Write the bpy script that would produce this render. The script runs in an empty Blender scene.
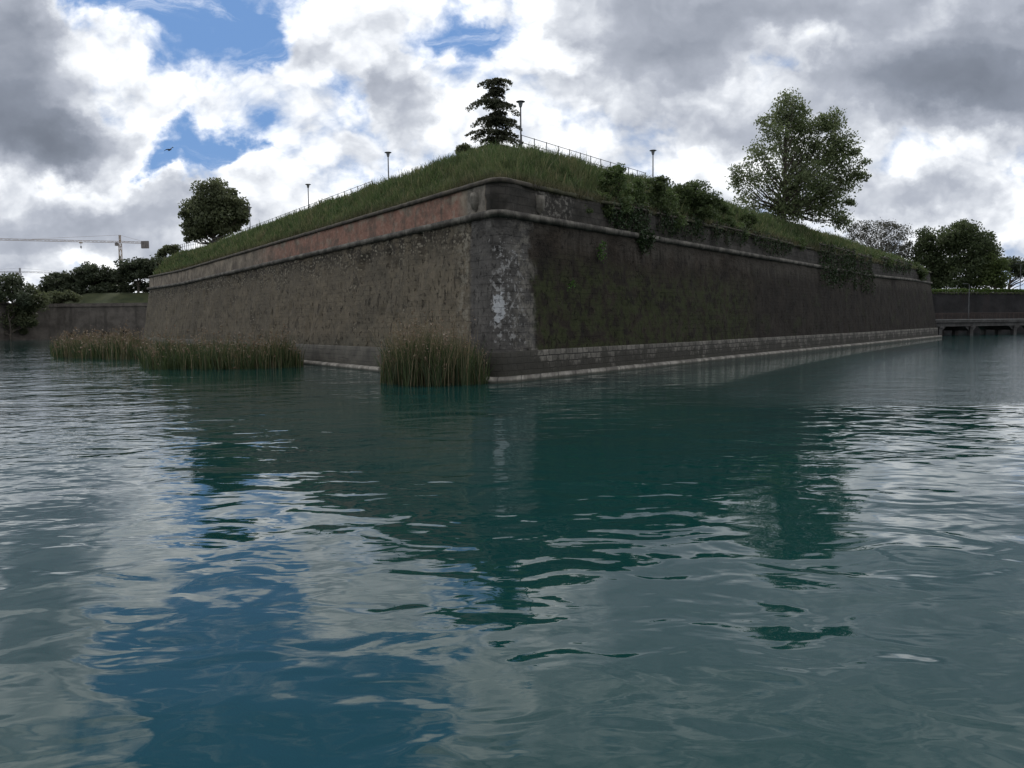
import bpy, math, random
import numpy as np
from mathutils import Vector, Matrix, noise as mnoise

random.seed(7)
RNG = np.random.default_rng(11)
SC = bpy.context.scene
COL = SC.collection
R = math.radians

# ------------------------------------------------------------------ camera
FPX, CX, CY = 850.0, 512.0, 384.0
CAMZ = 3.0
PITCH = math.atan(59.5 / FPX)
ROLL = R(0.61)
fw = Vector((0, math.cos(PITCH), -math.sin(PITCH)))
rt = Vector((1, 0, 0))
up = rt.cross(fw)
rt2 = rt * math.cos(ROLL) - up * math.sin(ROLL)
up2 = up * math.cos(ROLL) + rt * math.sin(ROLL)
CAM = Vector((0, 0, CAMZ))
cd = bpy.data.cameras.new('camera')
cam = bpy.data.objects.new('camera', cd)
COL.objects.link(cam)
m = Matrix((rt2, up2, -fw)).transposed().to_4x4()
m.translation = CAM
cam.matrix_world = m
cd.sensor_width = 36.0
cd.lens = FPX / 1024 * 36
cd.clip_start = 0.1
cd.clip_end = 12000
SC.camera = cam


def ray(px, py):
    return fw + rt2 * ((px - CX) / FPX) + up2 * ((CY - py) / FPX)


def pix(px, py, Y):
    """the point at world depth Y seen at a place of the photograph"""
    d = ray(px, py)
    return CAM + d * (Y / d.y)


# ------------------------------------------------------------------ node helper
class G:
    def __init__(s, nt):
        s.nt = nt
        s.N = nt.nodes
        s.L = nt.links

    def put(s, sock, v):
        if isinstance(v, bpy.types.NodeSocket):
            s.L.new(v, sock)
        elif isinstance(v, (tuple, list)):
            n = len(sock.default_value)
            v = tuple(v)
            sock.default_value = v[:n] if len(v) >= n else v + (1.0,) * (n - len(v))
        else:
            sock.default_value = v

    def m(s, op, a, b=0.0, c=None, clamp=False):
        n = s.N.new('ShaderNodeMath')
        n.operation = op
        n.use_clamp = clamp
        s.put(n.inputs[0], a)
        s.put(n.inputs[1], b)
        if c is not None:
            s.put(n.inputs[2], c)
        return n.outputs[0]

    def add(s, a, b): return s.m('ADD', a, b)
    def sub(s, a, b): return s.m('SUBTRACT', a, b)
    def mul(s, a, b): return s.m('MULTIPLY', a, b)

    def sm(s, x, a, b, o0=0.0, o1=1.0):
        n = s.N.new('ShaderNodeMapRange')
        n.interpolation_type = 'SMOOTHSTEP'
        if a > b:
            a, b, o0, o1 = b, a, o1, o0
        s.put(n.inputs['Value'], x)
        n.inputs['From Min'].default_value = a
        n.inputs['From Max'].default_value = b
        n.inputs['To Min'].default_value = o0
        n.inputs['To Max'].default_value = o1
        return n.outputs['Result']

    def vscale(s, v, sc):
        n = s.N.new('ShaderNodeVectorMath')
        n.operation = 'MULTIPLY'
        s.put(n.inputs[0], v)
        n.inputs[1].default_value = sc
        return n.outputs[0]

    def vadd(s, a, b):
        n = s.N.new('ShaderNodeVectorMath')
        n.operation = 'ADD'
        s.put(n.inputs[0], a)
        s.put(n.inputs[1], b)
        return n.outputs[0]

    def noise(s, v, scale=1.0, detail=4.0, rough=0.5, dist=0.0, col=False):
        n = s.N.new('ShaderNodeTexNoise')
        s.put(n.inputs['Vector'], v)
        n.inputs['Scale'].default_value = scale
        n.inputs['Detail'].default_value = detail
        n.inputs['Roughness'].default_value = rough
        n.inputs['Distortion'].default_value = dist
        return n.outputs['Color' if col else 'Fac']

    def voro(s, v, scale=1.0, feature='F1', out='Distance'):
        n = s.N.new('ShaderNodeTexVoronoi')
        n.feature = feature
        s.put(n.inputs['Vector'], v)
        n.inputs['Scale'].default_value = scale
        return n.outputs[out]

    def ramp(s, f, stops):
        n = s.N.new('ShaderNodeValToRGB')
        s.put(n.inputs[0], f)
        e = n.color_ramp.elements
        while len(e) < len(stops):
            e.new(0.5)
        for i, (p, c) in enumerate(stops):
            e[i].position = p
            e[i].color = tuple(c) + (1,) if len(c) == 3 else c
        return n.outputs[0]

    def mix(s, f, a, b):
        n = s.N.new('ShaderNodeMix')
        n.data_type = 'RGBA'
        s.put(n.inputs[0], f)
        s.put(n.inputs[6], a)
        s.put(n.inputs[7], b)
        return n.outputs[2]

    def sep(s, v):
        n = s.N.new('ShaderNodeSeparateXYZ')
        s.put(n.inputs[0], v)
        return n.outputs

    def comb(s, x, y, z=0.0):
        n = s.N.new('ShaderNodeCombineXYZ')
        s.put(n.inputs[0], x)
        s.put(n.inputs[1], y)
        s.put(n.inputs[2], z)
        return n.outputs[0]

    def tex(s, which='Object'):
        return s.N.new('ShaderNodeTexCoord').outputs[which]

    def geo(s, which='Random Per Island'):
        return s.N.new('ShaderNodeNewGeometry').outputs[which]

    def bump(s, h, strength=1.0, dist=0.1):
        n = s.N.new('ShaderNodeBump')
        n.inputs['Strength'].default_value = strength
        n.inputs['Distance'].default_value = dist
        s.put(n.inputs['Height'], h)
        return n.outputs[0]


def newmat(name):
    mt = bpy.data.materials.new(name)
    mt.use_nodes = True
    g = G(mt.node_tree)
    g.bsdf = g.N['Principled BSDF']
    g.out = g.N['Material Output']
    g.bsdf.inputs['Roughness'].default_value = 0.85
    g.bsdf.inputs['Specular IOR Level'].default_value = 0.25
    return mt, g


def simple(name, c1, c2, scale=2.0, rough=0.8, bump=0.0, metal=0.0, detail=6):
    mt, g = newmat(name)
    o = g.tex()
    n = g.noise(o, scale, detail, 0.6)
    g.put(g.bsdf.inputs['Base Color'], g.mix(g.sm(n, 0.3, 0.7), c1, c2))
    g.bsdf.inputs['Roughness'].default_value = rough
    g.bsdf.inputs['Metallic'].default_value = metal
    if bump:
        g.put(g.bsdf.inputs['Normal'], g.bump(n, 1.0, bump))
    return mt


def leafmat(name, c1, c2, c3=None, trans=0.3, nscale=0.35):
    """leaves: colour varies from leaf to leaf and from bough to bough"""
    mt, g = newmat(name)
    r = g.geo()
    n = g.noise(g.tex(), nscale, 3, 0.6)
    col = g.mix(r, c1, c2)
    if c3:
        col = g.mix(g.sm(n, 0.45, 0.62), col, c3)
    g.put(g.bsdf.inputs['Base Color'], col)
    g.bsdf.inputs['Roughness'].default_value = 0.55
    g.bsdf.inputs['Specular IOR Level'].default_value = 0.3
    t = g.N.new('ShaderNodeBsdfTranslucent')
    g.put(t.inputs[0], col)
    mx = g.N.new('ShaderNodeMixShader')
    mx.inputs[0].default_value = trans
    g.L.new(g.bsdf.outputs[0], mx.inputs[1])
    g.L.new(t.outputs[0], mx.inputs[2])
    g.L.new(mx.outputs[0], g.out.inputs[0])
    return mt


# ------------------------------------------------------------------ mesh helpers
class MB:
    def __init__(s):
        s.v = []
        s.f = []

    def box(s, c, sz, rot=None, ax=None):
        i = len(s.v)
        hx, hy, hz = sz[0] / 2, sz[1] / 2, sz[2] / 2
        for dx, dy, dz in ((-1, -1, -1), (1, -1, -1), (1, 1, -1), (-1, 1, -1), (-1, -1, 1), (1, -1, 1), (1, 1, 1), (-1, 1, 1)):
            p = Vector((dx * hx, dy * hy, dz * hz))
            if rot:
                p = rot @ p
            s.v.append(tuple(Vector(c) + p))
        s.f += [tuple(i + k for k in q) for q in ((3, 2, 1, 0), (4, 5, 6, 7), (0, 1, 5, 4), (1, 2, 6, 5), (2, 3, 7, 6), (3, 0, 4, 7))]

    def tube(s, pts, rad, n=7, cap=True):
        pts = [Vector(p) for p in pts]
        if not isinstance(rad, (list, tuple)):
            rad = [rad] * len(pts)
        i0 = len(s.v)
        ref = Vector((0.3, 0.9, 0.1)) if abs((pts[-1] - pts[0]).normalized().z) > 0.7 else Vector((0, 0, 1))
        for k, p in enumerate(pts):
            t = (pts[min(k + 1, len(pts) - 1)] - pts[max(k - 1, 0)]).normalized()
            a = t.cross(ref).normalized()
            b = t.cross(a)
            for j in range(n):
                w = 2 * math.pi * j / n
                s.v.append(tuple(p + (a * math.cos(w) + b * math.sin(w)) * rad[k]))
        for k in range(len(pts) - 1):
            for j in range(n):
                a = i0 + k * n + j
                b = i0 + k * n + (j + 1) % n
                s.f.append((a, b, b + n, a + n))
        if cap:
            s.f.append(tuple(i0 + j for j in range(n - 1, -1, -1)))
            e = i0 + (len(pts) - 1) * n
            s.f.append(tuple(e + j for j in range(n)))

    def bar(s, a, b, w, h=None):
        """a straight bar of square section"""
        a, b = Vector(a), Vector(b)
        d = b - a
        q = d.to_track_quat('Y', 'Z').to_matrix()
        s.box((a + b) / 2, (w, d.length, h or w), q)

    def lathe(s, c, prof, n=12):
        i0 = len(s.v)
        for r, z in prof:
            for j in range(n):
                w = 2 * math.pi * j / n
                s.v.append((c[0] + r * math.cos(w), c[1] + r * math.sin(w), c[2] + z))
        for k in range(len(prof) - 1):
            for j in range(n):
                a = i0 + k * n + j
                b = i0 + k * n + (j + 1) % n
                s.f.append((a, b, b + n, a + n))
        s.f.append(tuple(i0 + j for j in range(n - 1, -1, -1)))
        e = i0 + (len(prof) - 1) * n
        s.f.append(tuple(e + j for j in range(n)))

    def build(s, name, mat, parent=None, smooth=False, origin=None):
        return link(name, s.v, s.f, mat, parent, smooth, origin)


def link(name, v, f, mat, parent=None, smooth=False, origin=None):
    me = bpy.data.meshes.new(name)
    if origin is None and parent is not None:
        origin = parent.location
    if origin is not None:
        o = Vector(origin)
        v = [(p[0] - o[0], p[1] - o[1], p[2] - o[2]) for p in v]
    me.from_pydata([tuple(p) for p in v], [], f)
    me.materials.append(mat)
    if smooth:
        me.polygons.foreach_set('use_smooth', [True] * len(me.polygons))
    me.update()
    ob = bpy.data.objects.new(name, me)
    COL.objects.link(ob)
    if parent is not None:
        ob.parent = parent
    elif origin is not None:
        ob.location = origin
    return ob


def link_np(name, V, F, mats, parent=None, mi=None, origin=None):
    """V (n,3), F (m,k) arrays"""
    me = bpy.data.meshes.new(name)
    if origin is None and parent is not None:
        origin = parent.location
    if origin is not None:
        V = V - np.array(tuple(origin))
    k = F.shape[1]
    me.vertices.add(len(V))
    me.vertices.foreach_set('co', np.ascontiguousarray(V, dtype=np.float32).ravel())
    me.loops.add(F.size)
    me.loops.foreach_set('vertex_index', np.ascontiguousarray(F, dtype=np.int32).ravel())
    me.polygons.add(len(F))
    me.polygons.foreach_set('loop_start', np.arange(0, F.size, k, dtype=np.int32))
    if not isinstance(mats, (list, tuple)):
        mats = [mats]
    for q in mats:
        me.materials.append(q)
    if mi is not None:
        me.polygons.foreach_set('material_index', np.asarray(mi, dtype=np.int32))
    me.update(calc_edges=True)
    ob = bpy.data.objects.new(name, me)
    COL.objects.link(ob)
    if parent is not None:
        ob.parent = parent
    elif origin is not None:
        ob.location = origin
    return ob


def tag(o, label, cat, group=None):
    o['label'] = label
    o['category'] = cat
    if group:
        o['group'] = group
    return o


def kind(o, k):
    o['kind'] = k
    return o


def thing(name, loc, label, cat, group=None):
    o = bpy.data.objects.new(name, None)
    o.empty_display_size = 0.3
    COL.objects.link(o)
    o.location = loc
    return tag(o, label, cat, group)


def dup(src, loc, label, rotz=None, scale=None):
    c = src.copy()
    COL.objects.link(c)
    c.location = loc
    if rotz is not None:
        c.rotation_euler = (0, 0, rotz)
    if scale is not None:
        c.scale = (scale, scale, scale)
    c['label'] = label
    for ch in list(src.children):
        d = ch.copy()
        COL.objects.link(d)
        d.parent = c
        for gch in list(ch.children):
            e = gch.copy()
            COL.objects.link(e)
            e.parent = d
    return c


# ------------------------------------------------------------------ bastion path
Cc = np.array((-0.75, 42.9))
Lc = np.array((-60.5, 138.0))
Rc = np.array((75.8, 150.0))
FL = Lc + np.array((40.0, 120.0))
FR = Rc + np.array((-30.0, 110.0))
PTS = [FL, Lc, Cc, Rc, FR]


def unit(v):
    return v / np.linalg.norm(v)


def inward(a, b):
    d = unit(b - a)
    return np.array((-d[1], d[0]))      # left of the direction of travel


NRM = [inward(PTS[i], PTS[i + 1]) for i in range(4)]
MIT = [NRM[0]] + [(NRM[i] + NRM[i + 1]) / (1 + NRM[i].dot(NRM[i + 1])) for i in range(3)] + [NRM[3]]
uL = unit(Lc - Cc)
uR = unit(Rc - Cc)
LLEN = np.linalg.norm(Lc - Cc)
RLEN = np.linalg.norm(Rc - Cc)
HALF = math.acos(uL.dot(uR)) / 2
BIS = unit(uL + uR)


def geom_frac(n, ratio):
    """n+1 values 0..1, steps growing by ratio overall from start to end"""
    w = np.linspace(1, ratio, n)
    c = np.concatenate([[0], np.cumsum(w)])
    return c / c[-1]


def columns(nl, narc, nr, nfl=4, nfr=6, ratio=4.0):
    """list of (segment, fraction)"""
    c = [(0, f) for f in np.linspace(0, 1, nfl + 1)[:-1]]
    c += [(1, f) for f in (1 - geom_frac(nl, ratio)[::-1])[:-1]]
    c += [(2, f) for f in np.linspace(0, 1, narc + 1)[:-1]]
    c += [(3, f) for f in geom_frac(nr, ratio)[:-1]]
    c += [(4, f) for f in np.linspace(0, 1, nfr + 1)]
    return c


def row(cols, d, rad):
    """plan points, inward normals and running length of a line offset inwards by d"""
    P = [p + mt * d for p, mt in zip(PTS, MIT)]
    tl = rad / math.tan(HALF)
    TL = P[2] + uL * tl
    TR = P[2] + uR * tl
    O = P[2] + BIS * rad / math.sin(HALF)
    a0 = math.atan2(*(TL - O)[::-1])
    a1 = math.atan2(*(TR - O)[::-1])
    while a1 < a0:
        a1 += 2 * math.pi
    arc = (a1 - a0) * rad
    xy, nn, ss = [], [], []
    for seg, f in cols:
        if seg == 0:
            q = P[0] * (1 - f) + P[1] * f
            n = NRM[0]
            s = -LLEN - (1 - f) * 60
        elif seg == 1:
            q = P[1] * (1 - f) + TL * f
            n = NRM[1]
            s = -arc / 2 - np.linalg.norm(q - TL)
        elif seg == 2:
            a = a0 + (a1 - a0) * f
            o = np.array((math.cos(a), math.sin(a)))
            q = O + o * rad
            n = -o
            s = arc * (f - 0.5)
        elif seg == 3:
            q = TR * (1 - f) + P[3] * f
            n = NRM[2]
            s = arc / 2 + np.linalg.norm(q - TR)
        else:
            q = P[3] * (1 - f) + P[4] * f
            n = NRM[3]
            s = RLEN + f * 60
        xy.append(q)
        nn.append(n)
        ss.append(s)
    return np.array(xy), np.array(nn), np.array(ss)


def smooth01(x, a, b):
    t = np.clip((x - a) / (b - a), 0, 1)
    return t * t * (3 - 2 * t)


def lift(s):
    return 1 + 0.05 * smooth01(np.abs(s), 78, 118)


def sweep(name, prof, cols, mat, parent, rad=1.2, disp=None, smooth=True, crest=False):
    """prof: list of (d, z) or (d, z, rad)"""
    nc = len(cols)
    V = np.zeros((len(prof), nc, 3))
    UV = np.zeros((len(prof), nc, 2))
    for k, pr in enumerate(prof):
        d, z = pr[0], pr[1]
        rr = pr[2] if len(pr) > 2 else rad
        xy, nn, ss = row(cols, d, rr)
        zz = np.full(nc, float(z))
        if z > 0:
            zz = zz * lift(ss)
        if crest:
            w = pr[3]
            zz = zz + w * (1.2 * smooth01(-ss, 75, 115) * 0.6 - 1.55 * smooth01(ss, 55, 125))
        if disp is not None:
            e = np.array([disp(s, q) for s, q in zip(ss, zz)])
            xy = xy - nn * e[:, None]
        V[k, :, :2] = xy
        V[k, :, 2] = zz
        UV[k, :, 0] = ss
        UV[k, :, 1] = z
    idx = np.arange(len(prof) * nc).reshape(len(prof), nc)
    F = np.stack([idx[:-1, :-1], idx[:-1, 1:], idx[1:, 1:], idx[1:, :-1]], -1).reshape(-1, 4)
    ob = link_np(name, V.reshape(-1, 3), F, mat, parent)
    me = ob.data
    uvl = me.uv_layers.new(name='wall')
    uvl.data.foreach_set('uv', np.ascontiguousarray(UV.reshape(-1, 2)[F.ravel()], dtype=np.float32).ravel())
    if smooth:
        me.polygons.foreach_set('use_smooth', [True] * len(me.polygons))
    return ob, V


def t_at(px, seg, dpar):
    """distance along a face at which that offset line is seen in column px of the photograph (roll ignored)"""
    r = (px - CX) / FPX
    u, n = (uL, NRM[1]) if seg == 1 else (uR, NRM[2])
    q = Cc + n * dpar
    return (r * q[1] - q[0]) / (u[0] - r * u[1])


# ------------------------------------------------------------------ wall materials
def uvco(g):
    n = g.N.new('ShaderNodeUVMap')
    n.uv_map = 'wall'
    return n.outputs[0]


def brick(g, vec, w, h, mortar=0.012, c1=(0.8, 0.8, 0.8), c2=(1, 1, 1), cm=(0.3, 0.3, 0.3)):
    n = g.N.new('ShaderNodeTexBrick')
    g.put(n.inputs['Vector'], vec)
    n.inputs['Scale'].default_value = 1.0
    n.inputs['Brick Width'].default_value = w
    n.inputs['Row Height'].default_value = h
    n.inputs['Mortar Size'].default_value = mortar
    n.inputs['Mortar Smooth'].default_value = 0.4
    n.inputs['Bias'].default_value = 0.0
    g.put(n.inputs['Color1'], c1)
    g.put(n.inputs['Color2'], c2)
    g.put(n.inputs['Mortar'], cm)
    return n.outputs


def scarp_material():
    mt, g = newmat('old_scarp_masonry')
    uv = uvco(g)
    s, z, _ = g.sep(uv)
    wob = g.noise(uv, 0.9, 5, 0.6)
    wobs = g.mul(g.sub(wob, 0.5), 2.2)
    sw = g.add(s, wobs)
    fleft = g.sm(g.add(s, g.mul(wobs, 0.35)), -2.55, -2.9)
    fright = g.sm(g.add(sw, g.mul(g.sub(g.noise(uv, 0.45, 3, 0.5), 0.5), 2.5)), 2.7, 3.6)
    # left face: weathered grey-brown render with bare rubble, pits and a pale torn band below the cordon
    big = g.noise(uv, 0.16, 5, 0.6)
    mid = g.noise(uv, 1.3, 7, 0.62)
    fine = g.noise(uv, 6.0, 6, 0.65)
    rub = g.voro(g.vscale(uv, (3.2, 4.6, 1)), 1.0, 'F1', 'Distance')
    left = g.ramp(g.add(g.mul(big, 0.5), g.mul(mid, 0.5)),
                  [(0.30, (0.085, 0.071, 0.053)), (0.45, (0.135, 0.114, 0.084)), (0.56, (0.182, 0.15, 0.106)), (0.72, (0.25, 0.21, 0.15))])
    left = g.mix(g.mul(g.sm(fine, 0.5, 0.72), 0.45), left, (0.30, 0.265, 0.205))
    pit1 = g.sm(g.noise(g.vscale(uv, (1.9, 0.75, 1)), 1.0, 5, 0.6), 0.60, 0.68)
    pit2 = g.sm(g.noise(g.vscale(uv, (3.4, 2.2, 1)), 1.0, 6, 0.65), 0.58, 0.68)
    pits = g.m('MAXIMUM', g.mul(pit1, g.sm(z, 7.2, 5.0)), g.mul(pit2, 0.8))
    left = g.mix(g.mul(pits, 0.62), left, (0.045, 0.038, 0.03))
    torn = g.m('MAXIMUM', g.mul(g.sm(g.noise(g.vscale(uv, (0.7, 1.1, 1)), 1.0, 7, 0.72), 0.42, 0.54), g.sm(g.add(z, g.mul(g.sub(big, 0.5), 5)), 6.6, 8.2)),
               g.mul(g.sm(g.noise(g.vadd(uv, (7.7, 3.3, 0)), 0.35, 7, 0.7), 0.56, 0.64), 0.7))
    tornc = g.mix(g.sm(rub, 0.22, 0.5), (0.36, 0.32, 0.245), (0.05, 0.043, 0.035))
    left = g.mix(g.mul(torn, 0.85), left, tornc)
    edge = g.mul(g.sm(g.noise(uv, 1.7, 7, 0.7), 0.47, 0.6), g.mul(g.sm(s, -2.6, -3.0), g.sm(s, -5.2, -3.2)))
    left = g.mix(g.mul(edge, 0.8), left, (0.31, 0.28, 0.22))
    left = g.mix(g.mul(g.sm(z, 2.6, 1.5), 0.35), left, (0.10, 0.10, 0.075))
    uvl = g.vadd(uv, g.vscale(g.noise(uv, 0.9, 5, 0.6, 0, True), (0.3, 0.2, 0)))
    bl = brick(g, uvl, 0.85, 0.33, 0.022, (0.72, 0.72, 0.72), (1.0, 1.0, 1.0), (0.45, 0.45, 0.45))
    crs = g.sm(g.noise(g.vadd(uv, (3.1, 9.2, 0)), 0.3, 5, 0.65), 0.38, 0.58)
    n = g.N.new('ShaderNodeMix')
    n.data_type = 'RGBA'
    n.blend_type = 'MULTIPLY'
    g.put(n.inputs[0], g.mul(crs, 0.38))
    g.put(n.inputs[6], left)
    g.put(n.inputs[7], bl[0])
    left = n.outputs[2]
    # right face: dark damp brick with olive moss and a grey streaked band under the cordon
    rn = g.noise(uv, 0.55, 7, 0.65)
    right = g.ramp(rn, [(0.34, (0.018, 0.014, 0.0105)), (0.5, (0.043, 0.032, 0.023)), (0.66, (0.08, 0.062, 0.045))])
    mz = g.add(z, g.mul(g.sub(big, 0.5), 5.0))
    moss = g.mul(g.mul(g.sm(mz, 7.4, 5.4), g.sm(g.add(s, g.mul(wobs, 1.5)), 40, 35)), g.sm(g.noise(uv, 1.1, 6, 0.7), 0.40, 0.58))
    mossc = g.mix(g.noise(uv, 3.3, 5, 0.6), (0.024, 0.034, 0.011), (0.085, 0.096, 0.034))
    right = g.mix(g.mul(moss, 1.0), right, mossc)
    farr = g.sm(g.add(s, g.mul(wobs, 1.2)), 37, 41)
    right = g.mix(g.mul(farr, 0.45), right, (0.035, 0.03, 0.026))
    moss2 = g.mul(farr, g.mul(g.sm(g.noise(g.vscale(uv, (0.25, 0.5, 1)), 1.0, 5, 0.6), 0.55, 0.66), 0.7))
    right = g.mix(moss2, right, (0.05, 0.055, 0.025))
    n = g.N.new('ShaderNodeMix')
    n.data_type = 'RGBA'
    n.blend_type = 'MULTIPLY'
    g.put(n.inputs[0], g.mul(crs, 0.6))
    g.put(n.inputs[6], right)
    g.put(n.inputs[7], bl[0])
    right = n.outputs[2]
    drip = g.noise(g.vscale(uv, (2.6, 0.16, 1)), 1.0, 5, 0.6)
    band = g.mul(g.sm(g.add(z, g.mul(g.sub(drip, 0.5), 3.5)), 7.0, 8.3), g.sm(g.noise(uv, 0.22, 3, 0.5), 0.36, 0.5))
    right = g.mix(g.mul(band, 0.75), right, g.mix(drip, (0.06, 0.05, 0.04), (0.16, 0.14, 0.115)))
    spk = g.sm(g.noise(uv, 3.1, 4, 0.7), 0.71, 0.76)
    right = g.mix(g.mul(spk, 0.55), right, (0.19, 0.17, 0.14))
    # rounded salient: big dark quoins, chalky patches of bare limestone
    uvd = g.vadd(uv, g.vscale(g.noise(uv, 1.1, 4, 0.6, 0, True), (0.22, 0.16, 0)))
    b = brick(g, g.vadd(uvd, (0.31, 0, 0)), 0.95, 0.44, 0.016, (0.6, 0.6, 0.6), (1, 1, 1), (0.5, 0.5, 0.5))
    q = g.ramp(g.noise(uv, 0.8, 7, 0.66), [(0.3, (0.045, 0.042, 0.038)), (0.5, (0.083, 0.077, 0.07)), (0.7, (0.135, 0.125, 0.112))])
    blk = g.mul(g.sm(sw, -1.0, -0.2), g.sm(wob, 0.4, 0.6))
    n = g.N.new('ShaderNodeMix')
    n.data_type = 'RGBA'
    n.blend_type = 'MULTIPLY'
    g.put(n.inputs[0], blk)
    g.put(n.inputs[6], q)
    g.put(n.inputs[7], b[0])
    q = n.outputs[2]
    wl = g.noise(uv, 3.2, 8, 0.7)
    inb = g.mul(g.sm(sw, -1.2, -0.1), g.sm(sw, 2.9, 1.9))
    zb = g.mul(g.sm(z, 8.3, 6.6), g.sm(z, 1.4, 2.4))
    patch = g.sm(g.add(g.add(wl, g.mul(g.sub(mid, 0.5), 0.5)), g.mul(g.mul(inb, zb), 0.11)), 0.635, 0.685)
    q = g.mix(g.mul(patch, g.mul(inb, 0.8)), q, g.mix(fine, (0.13, 0.125, 0.115), (0.40, 0.39, 0.375)))
    # one large bare chalky block patch
    dx = g.m('DIVIDE', g.sub(s, 0.05), 0.40)
    dz = g.m('DIVIDE', g.sub(z, 3.9), 0.75)
    rr = g.m('SQRT', g.add(g.mul(dx, dx), g.mul(dz, dz)))
    spot = g.sm(g.add(rr, g.mul(g.sub(g.noise(uv, 2.6, 8, 0.72), 0.5), 5.0)), 1.0, 0.75)
    q = g.mix(g.mul(spot, 0.9), q, g.mix(fine, (0.26, 0.265, 0.27), (0.46, 0.46, 0.455)))
    rub2 = g.mul(g.mul(g.sm(s, 0.6, 2.0), g.sm(g.noise(uv, 1.2, 6, 0.7), 0.46, 0.58)), 0.7)
    q = g.mix(rub2, q, (0.17, 0.155, 0.13))
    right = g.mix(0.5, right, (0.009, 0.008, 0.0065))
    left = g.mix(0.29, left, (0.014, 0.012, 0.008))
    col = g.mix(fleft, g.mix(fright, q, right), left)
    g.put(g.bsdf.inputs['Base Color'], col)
    h = g.add(g.add(g.mul(mid, 0.55), g.mul(fine, 0.22)), g.mul(pits, -0.9))
    h = g.add(h, g.mul(g.m('MULTIPLY', b[1], g.mul(g.sub(1.0, fleft), g.sub(1.0, fright))), -0.35))
    h = g.sub(h, g.mul(torn, 0.3))
    h = g.sub(h, g.mul(g.mul(bl[1], crs), 0.12))
    g.put(g.bsdf.inputs['Normal'], g.bump(h, 1.0, 0.16))
    g.bsdf.inputs['Roughness'].default_value = 0.92
    g.bsdf.inputs['Specular IOR Level'].default_value = 0.15
    return mt


def parapet_material():
    mt, g = newmat('parapet_brick_and_render')
    uv = uvco(g)
    s, z, _ = g.sep(uv)
    n1 = g.noise(uv, 0.6, 7, 0.65)
    n2 = g.noise(uv, 3.0, 6, 0.65)
    wobs = g.mul(g.sub(n1, 0.5), 6.0)
    grey = g.mix(g.sm(n1, 0.35, 0.65), (0.12, 0.10, 0.078), (0.26, 0.215, 0.16))
    red = g.mix(g.sm(n2, 0.35, 0.7), (0.195, 0.10, 0.072), (0.29, 0.165, 0.122))
    # the red brick render is whole between 5 m and 44 m from the salient
    fr = g.mul(g.sm(g.add(s, g.mul(wobs, 0.4)), -3.1, -4.4), g.sm(g.add(s, g.mul(wobs, 3)), -50, -34))
    fr = g.mul(fr, g.sm(g.add(g.noise(g.vscale(uv, (0.5, 0.8, 1)), 1.0, 6, 0.65), g.mul(g.sm(z, 10.6, 10.1), 0.08)), 0.38, 0.52))
    left = g.mix(fr, grey, red)
    st = g.noise(g.vscale(uv, (2.2, 0.25, 1)), 1.0, 5, 0.6)
    left = g.mix(g.mul(g.sm(st, 0.52, 0.68), 0.55), left, (0.10, 0.075, 0.06))
    pale = g.mul(g.sm(g.noise(uv, 1.1, 7, 0.7), 0.54, 0.62), 0.55)
    left = g.mix(pale, left, (0.27, 0.23, 0.18))
    blot = g.sm(g.noise(uv, 0.5, 8, 0.74), 0.47, 0.60)
    left = g.mix(g.mul(blot, 0.72), left, (0.085, 0.07, 0.055))
    dark = g.ramp(g.noise(uv, 0.9, 7, 0.65), [(0.3, (0.03, 0.028, 0.022)), (0.5, (0.06, 0.053, 0.045)), (0.72, (0.11, 0.097, 0.083))])
    b = brick(g, uv, 0.8, 0.42, 0.015, (0.6, 0.6, 0.6), (1, 1, 1), (0.4, 0.4, 0.4))
    n = g.N.new('ShaderNodeMix')
    n.data_type = 'RGBA'
    n.blend_type = 'MULTIPLY'
    n.inputs[0].default_value = 0.8
    g.put(n.inputs[6], dark)
    g.put(n.inputs[7], b[0])
    dark = n.outputs[2]
    lump = g.mul(g.mul(g.sm(g.add(s, wobs), 3.0, 3.6), g.sm(s, 8.0, 6.5)), g.sm(n2, 0.5, 0.6))
    dark = g.mix(g.mul(lump, 0.7), g.mix(0.3, dark, (0.012, 0.012, 0.01)), (0.20, 0.185, 0.16))
    q1 = g.mul(g.sm(s, -0.95, -1.1), g.sm(s, -3.2, -2.9))
    quo = g.mix(g.sm(n2, 0.4, 0.6), (0.11, 0.10, 0.085), (0.20, 0.18, 0.15))
    col = g.mix(g.sm(g.add(s, g.mul(wobs, 0.1)), -0.85, -1.0), dark, left)
    col = g.mix(g.mul(q1, 0.8), col, quo)
    g.put(g.bsdf.inputs['Base Color'], col)
    h = g.add(g.mul(n1, 0.5), g.add(g.mul(n2, 0.25), g.mul(b[1], g.mul(g.sm(s, -1.2, -0.8), -0.25))))
    g.put(g.bsdf.inputs['Normal'], g.bump(h, 1.0, 0.14))
    g.bsdf.inputs['Roughness'].default_value = 0.92
    return mt


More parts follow.
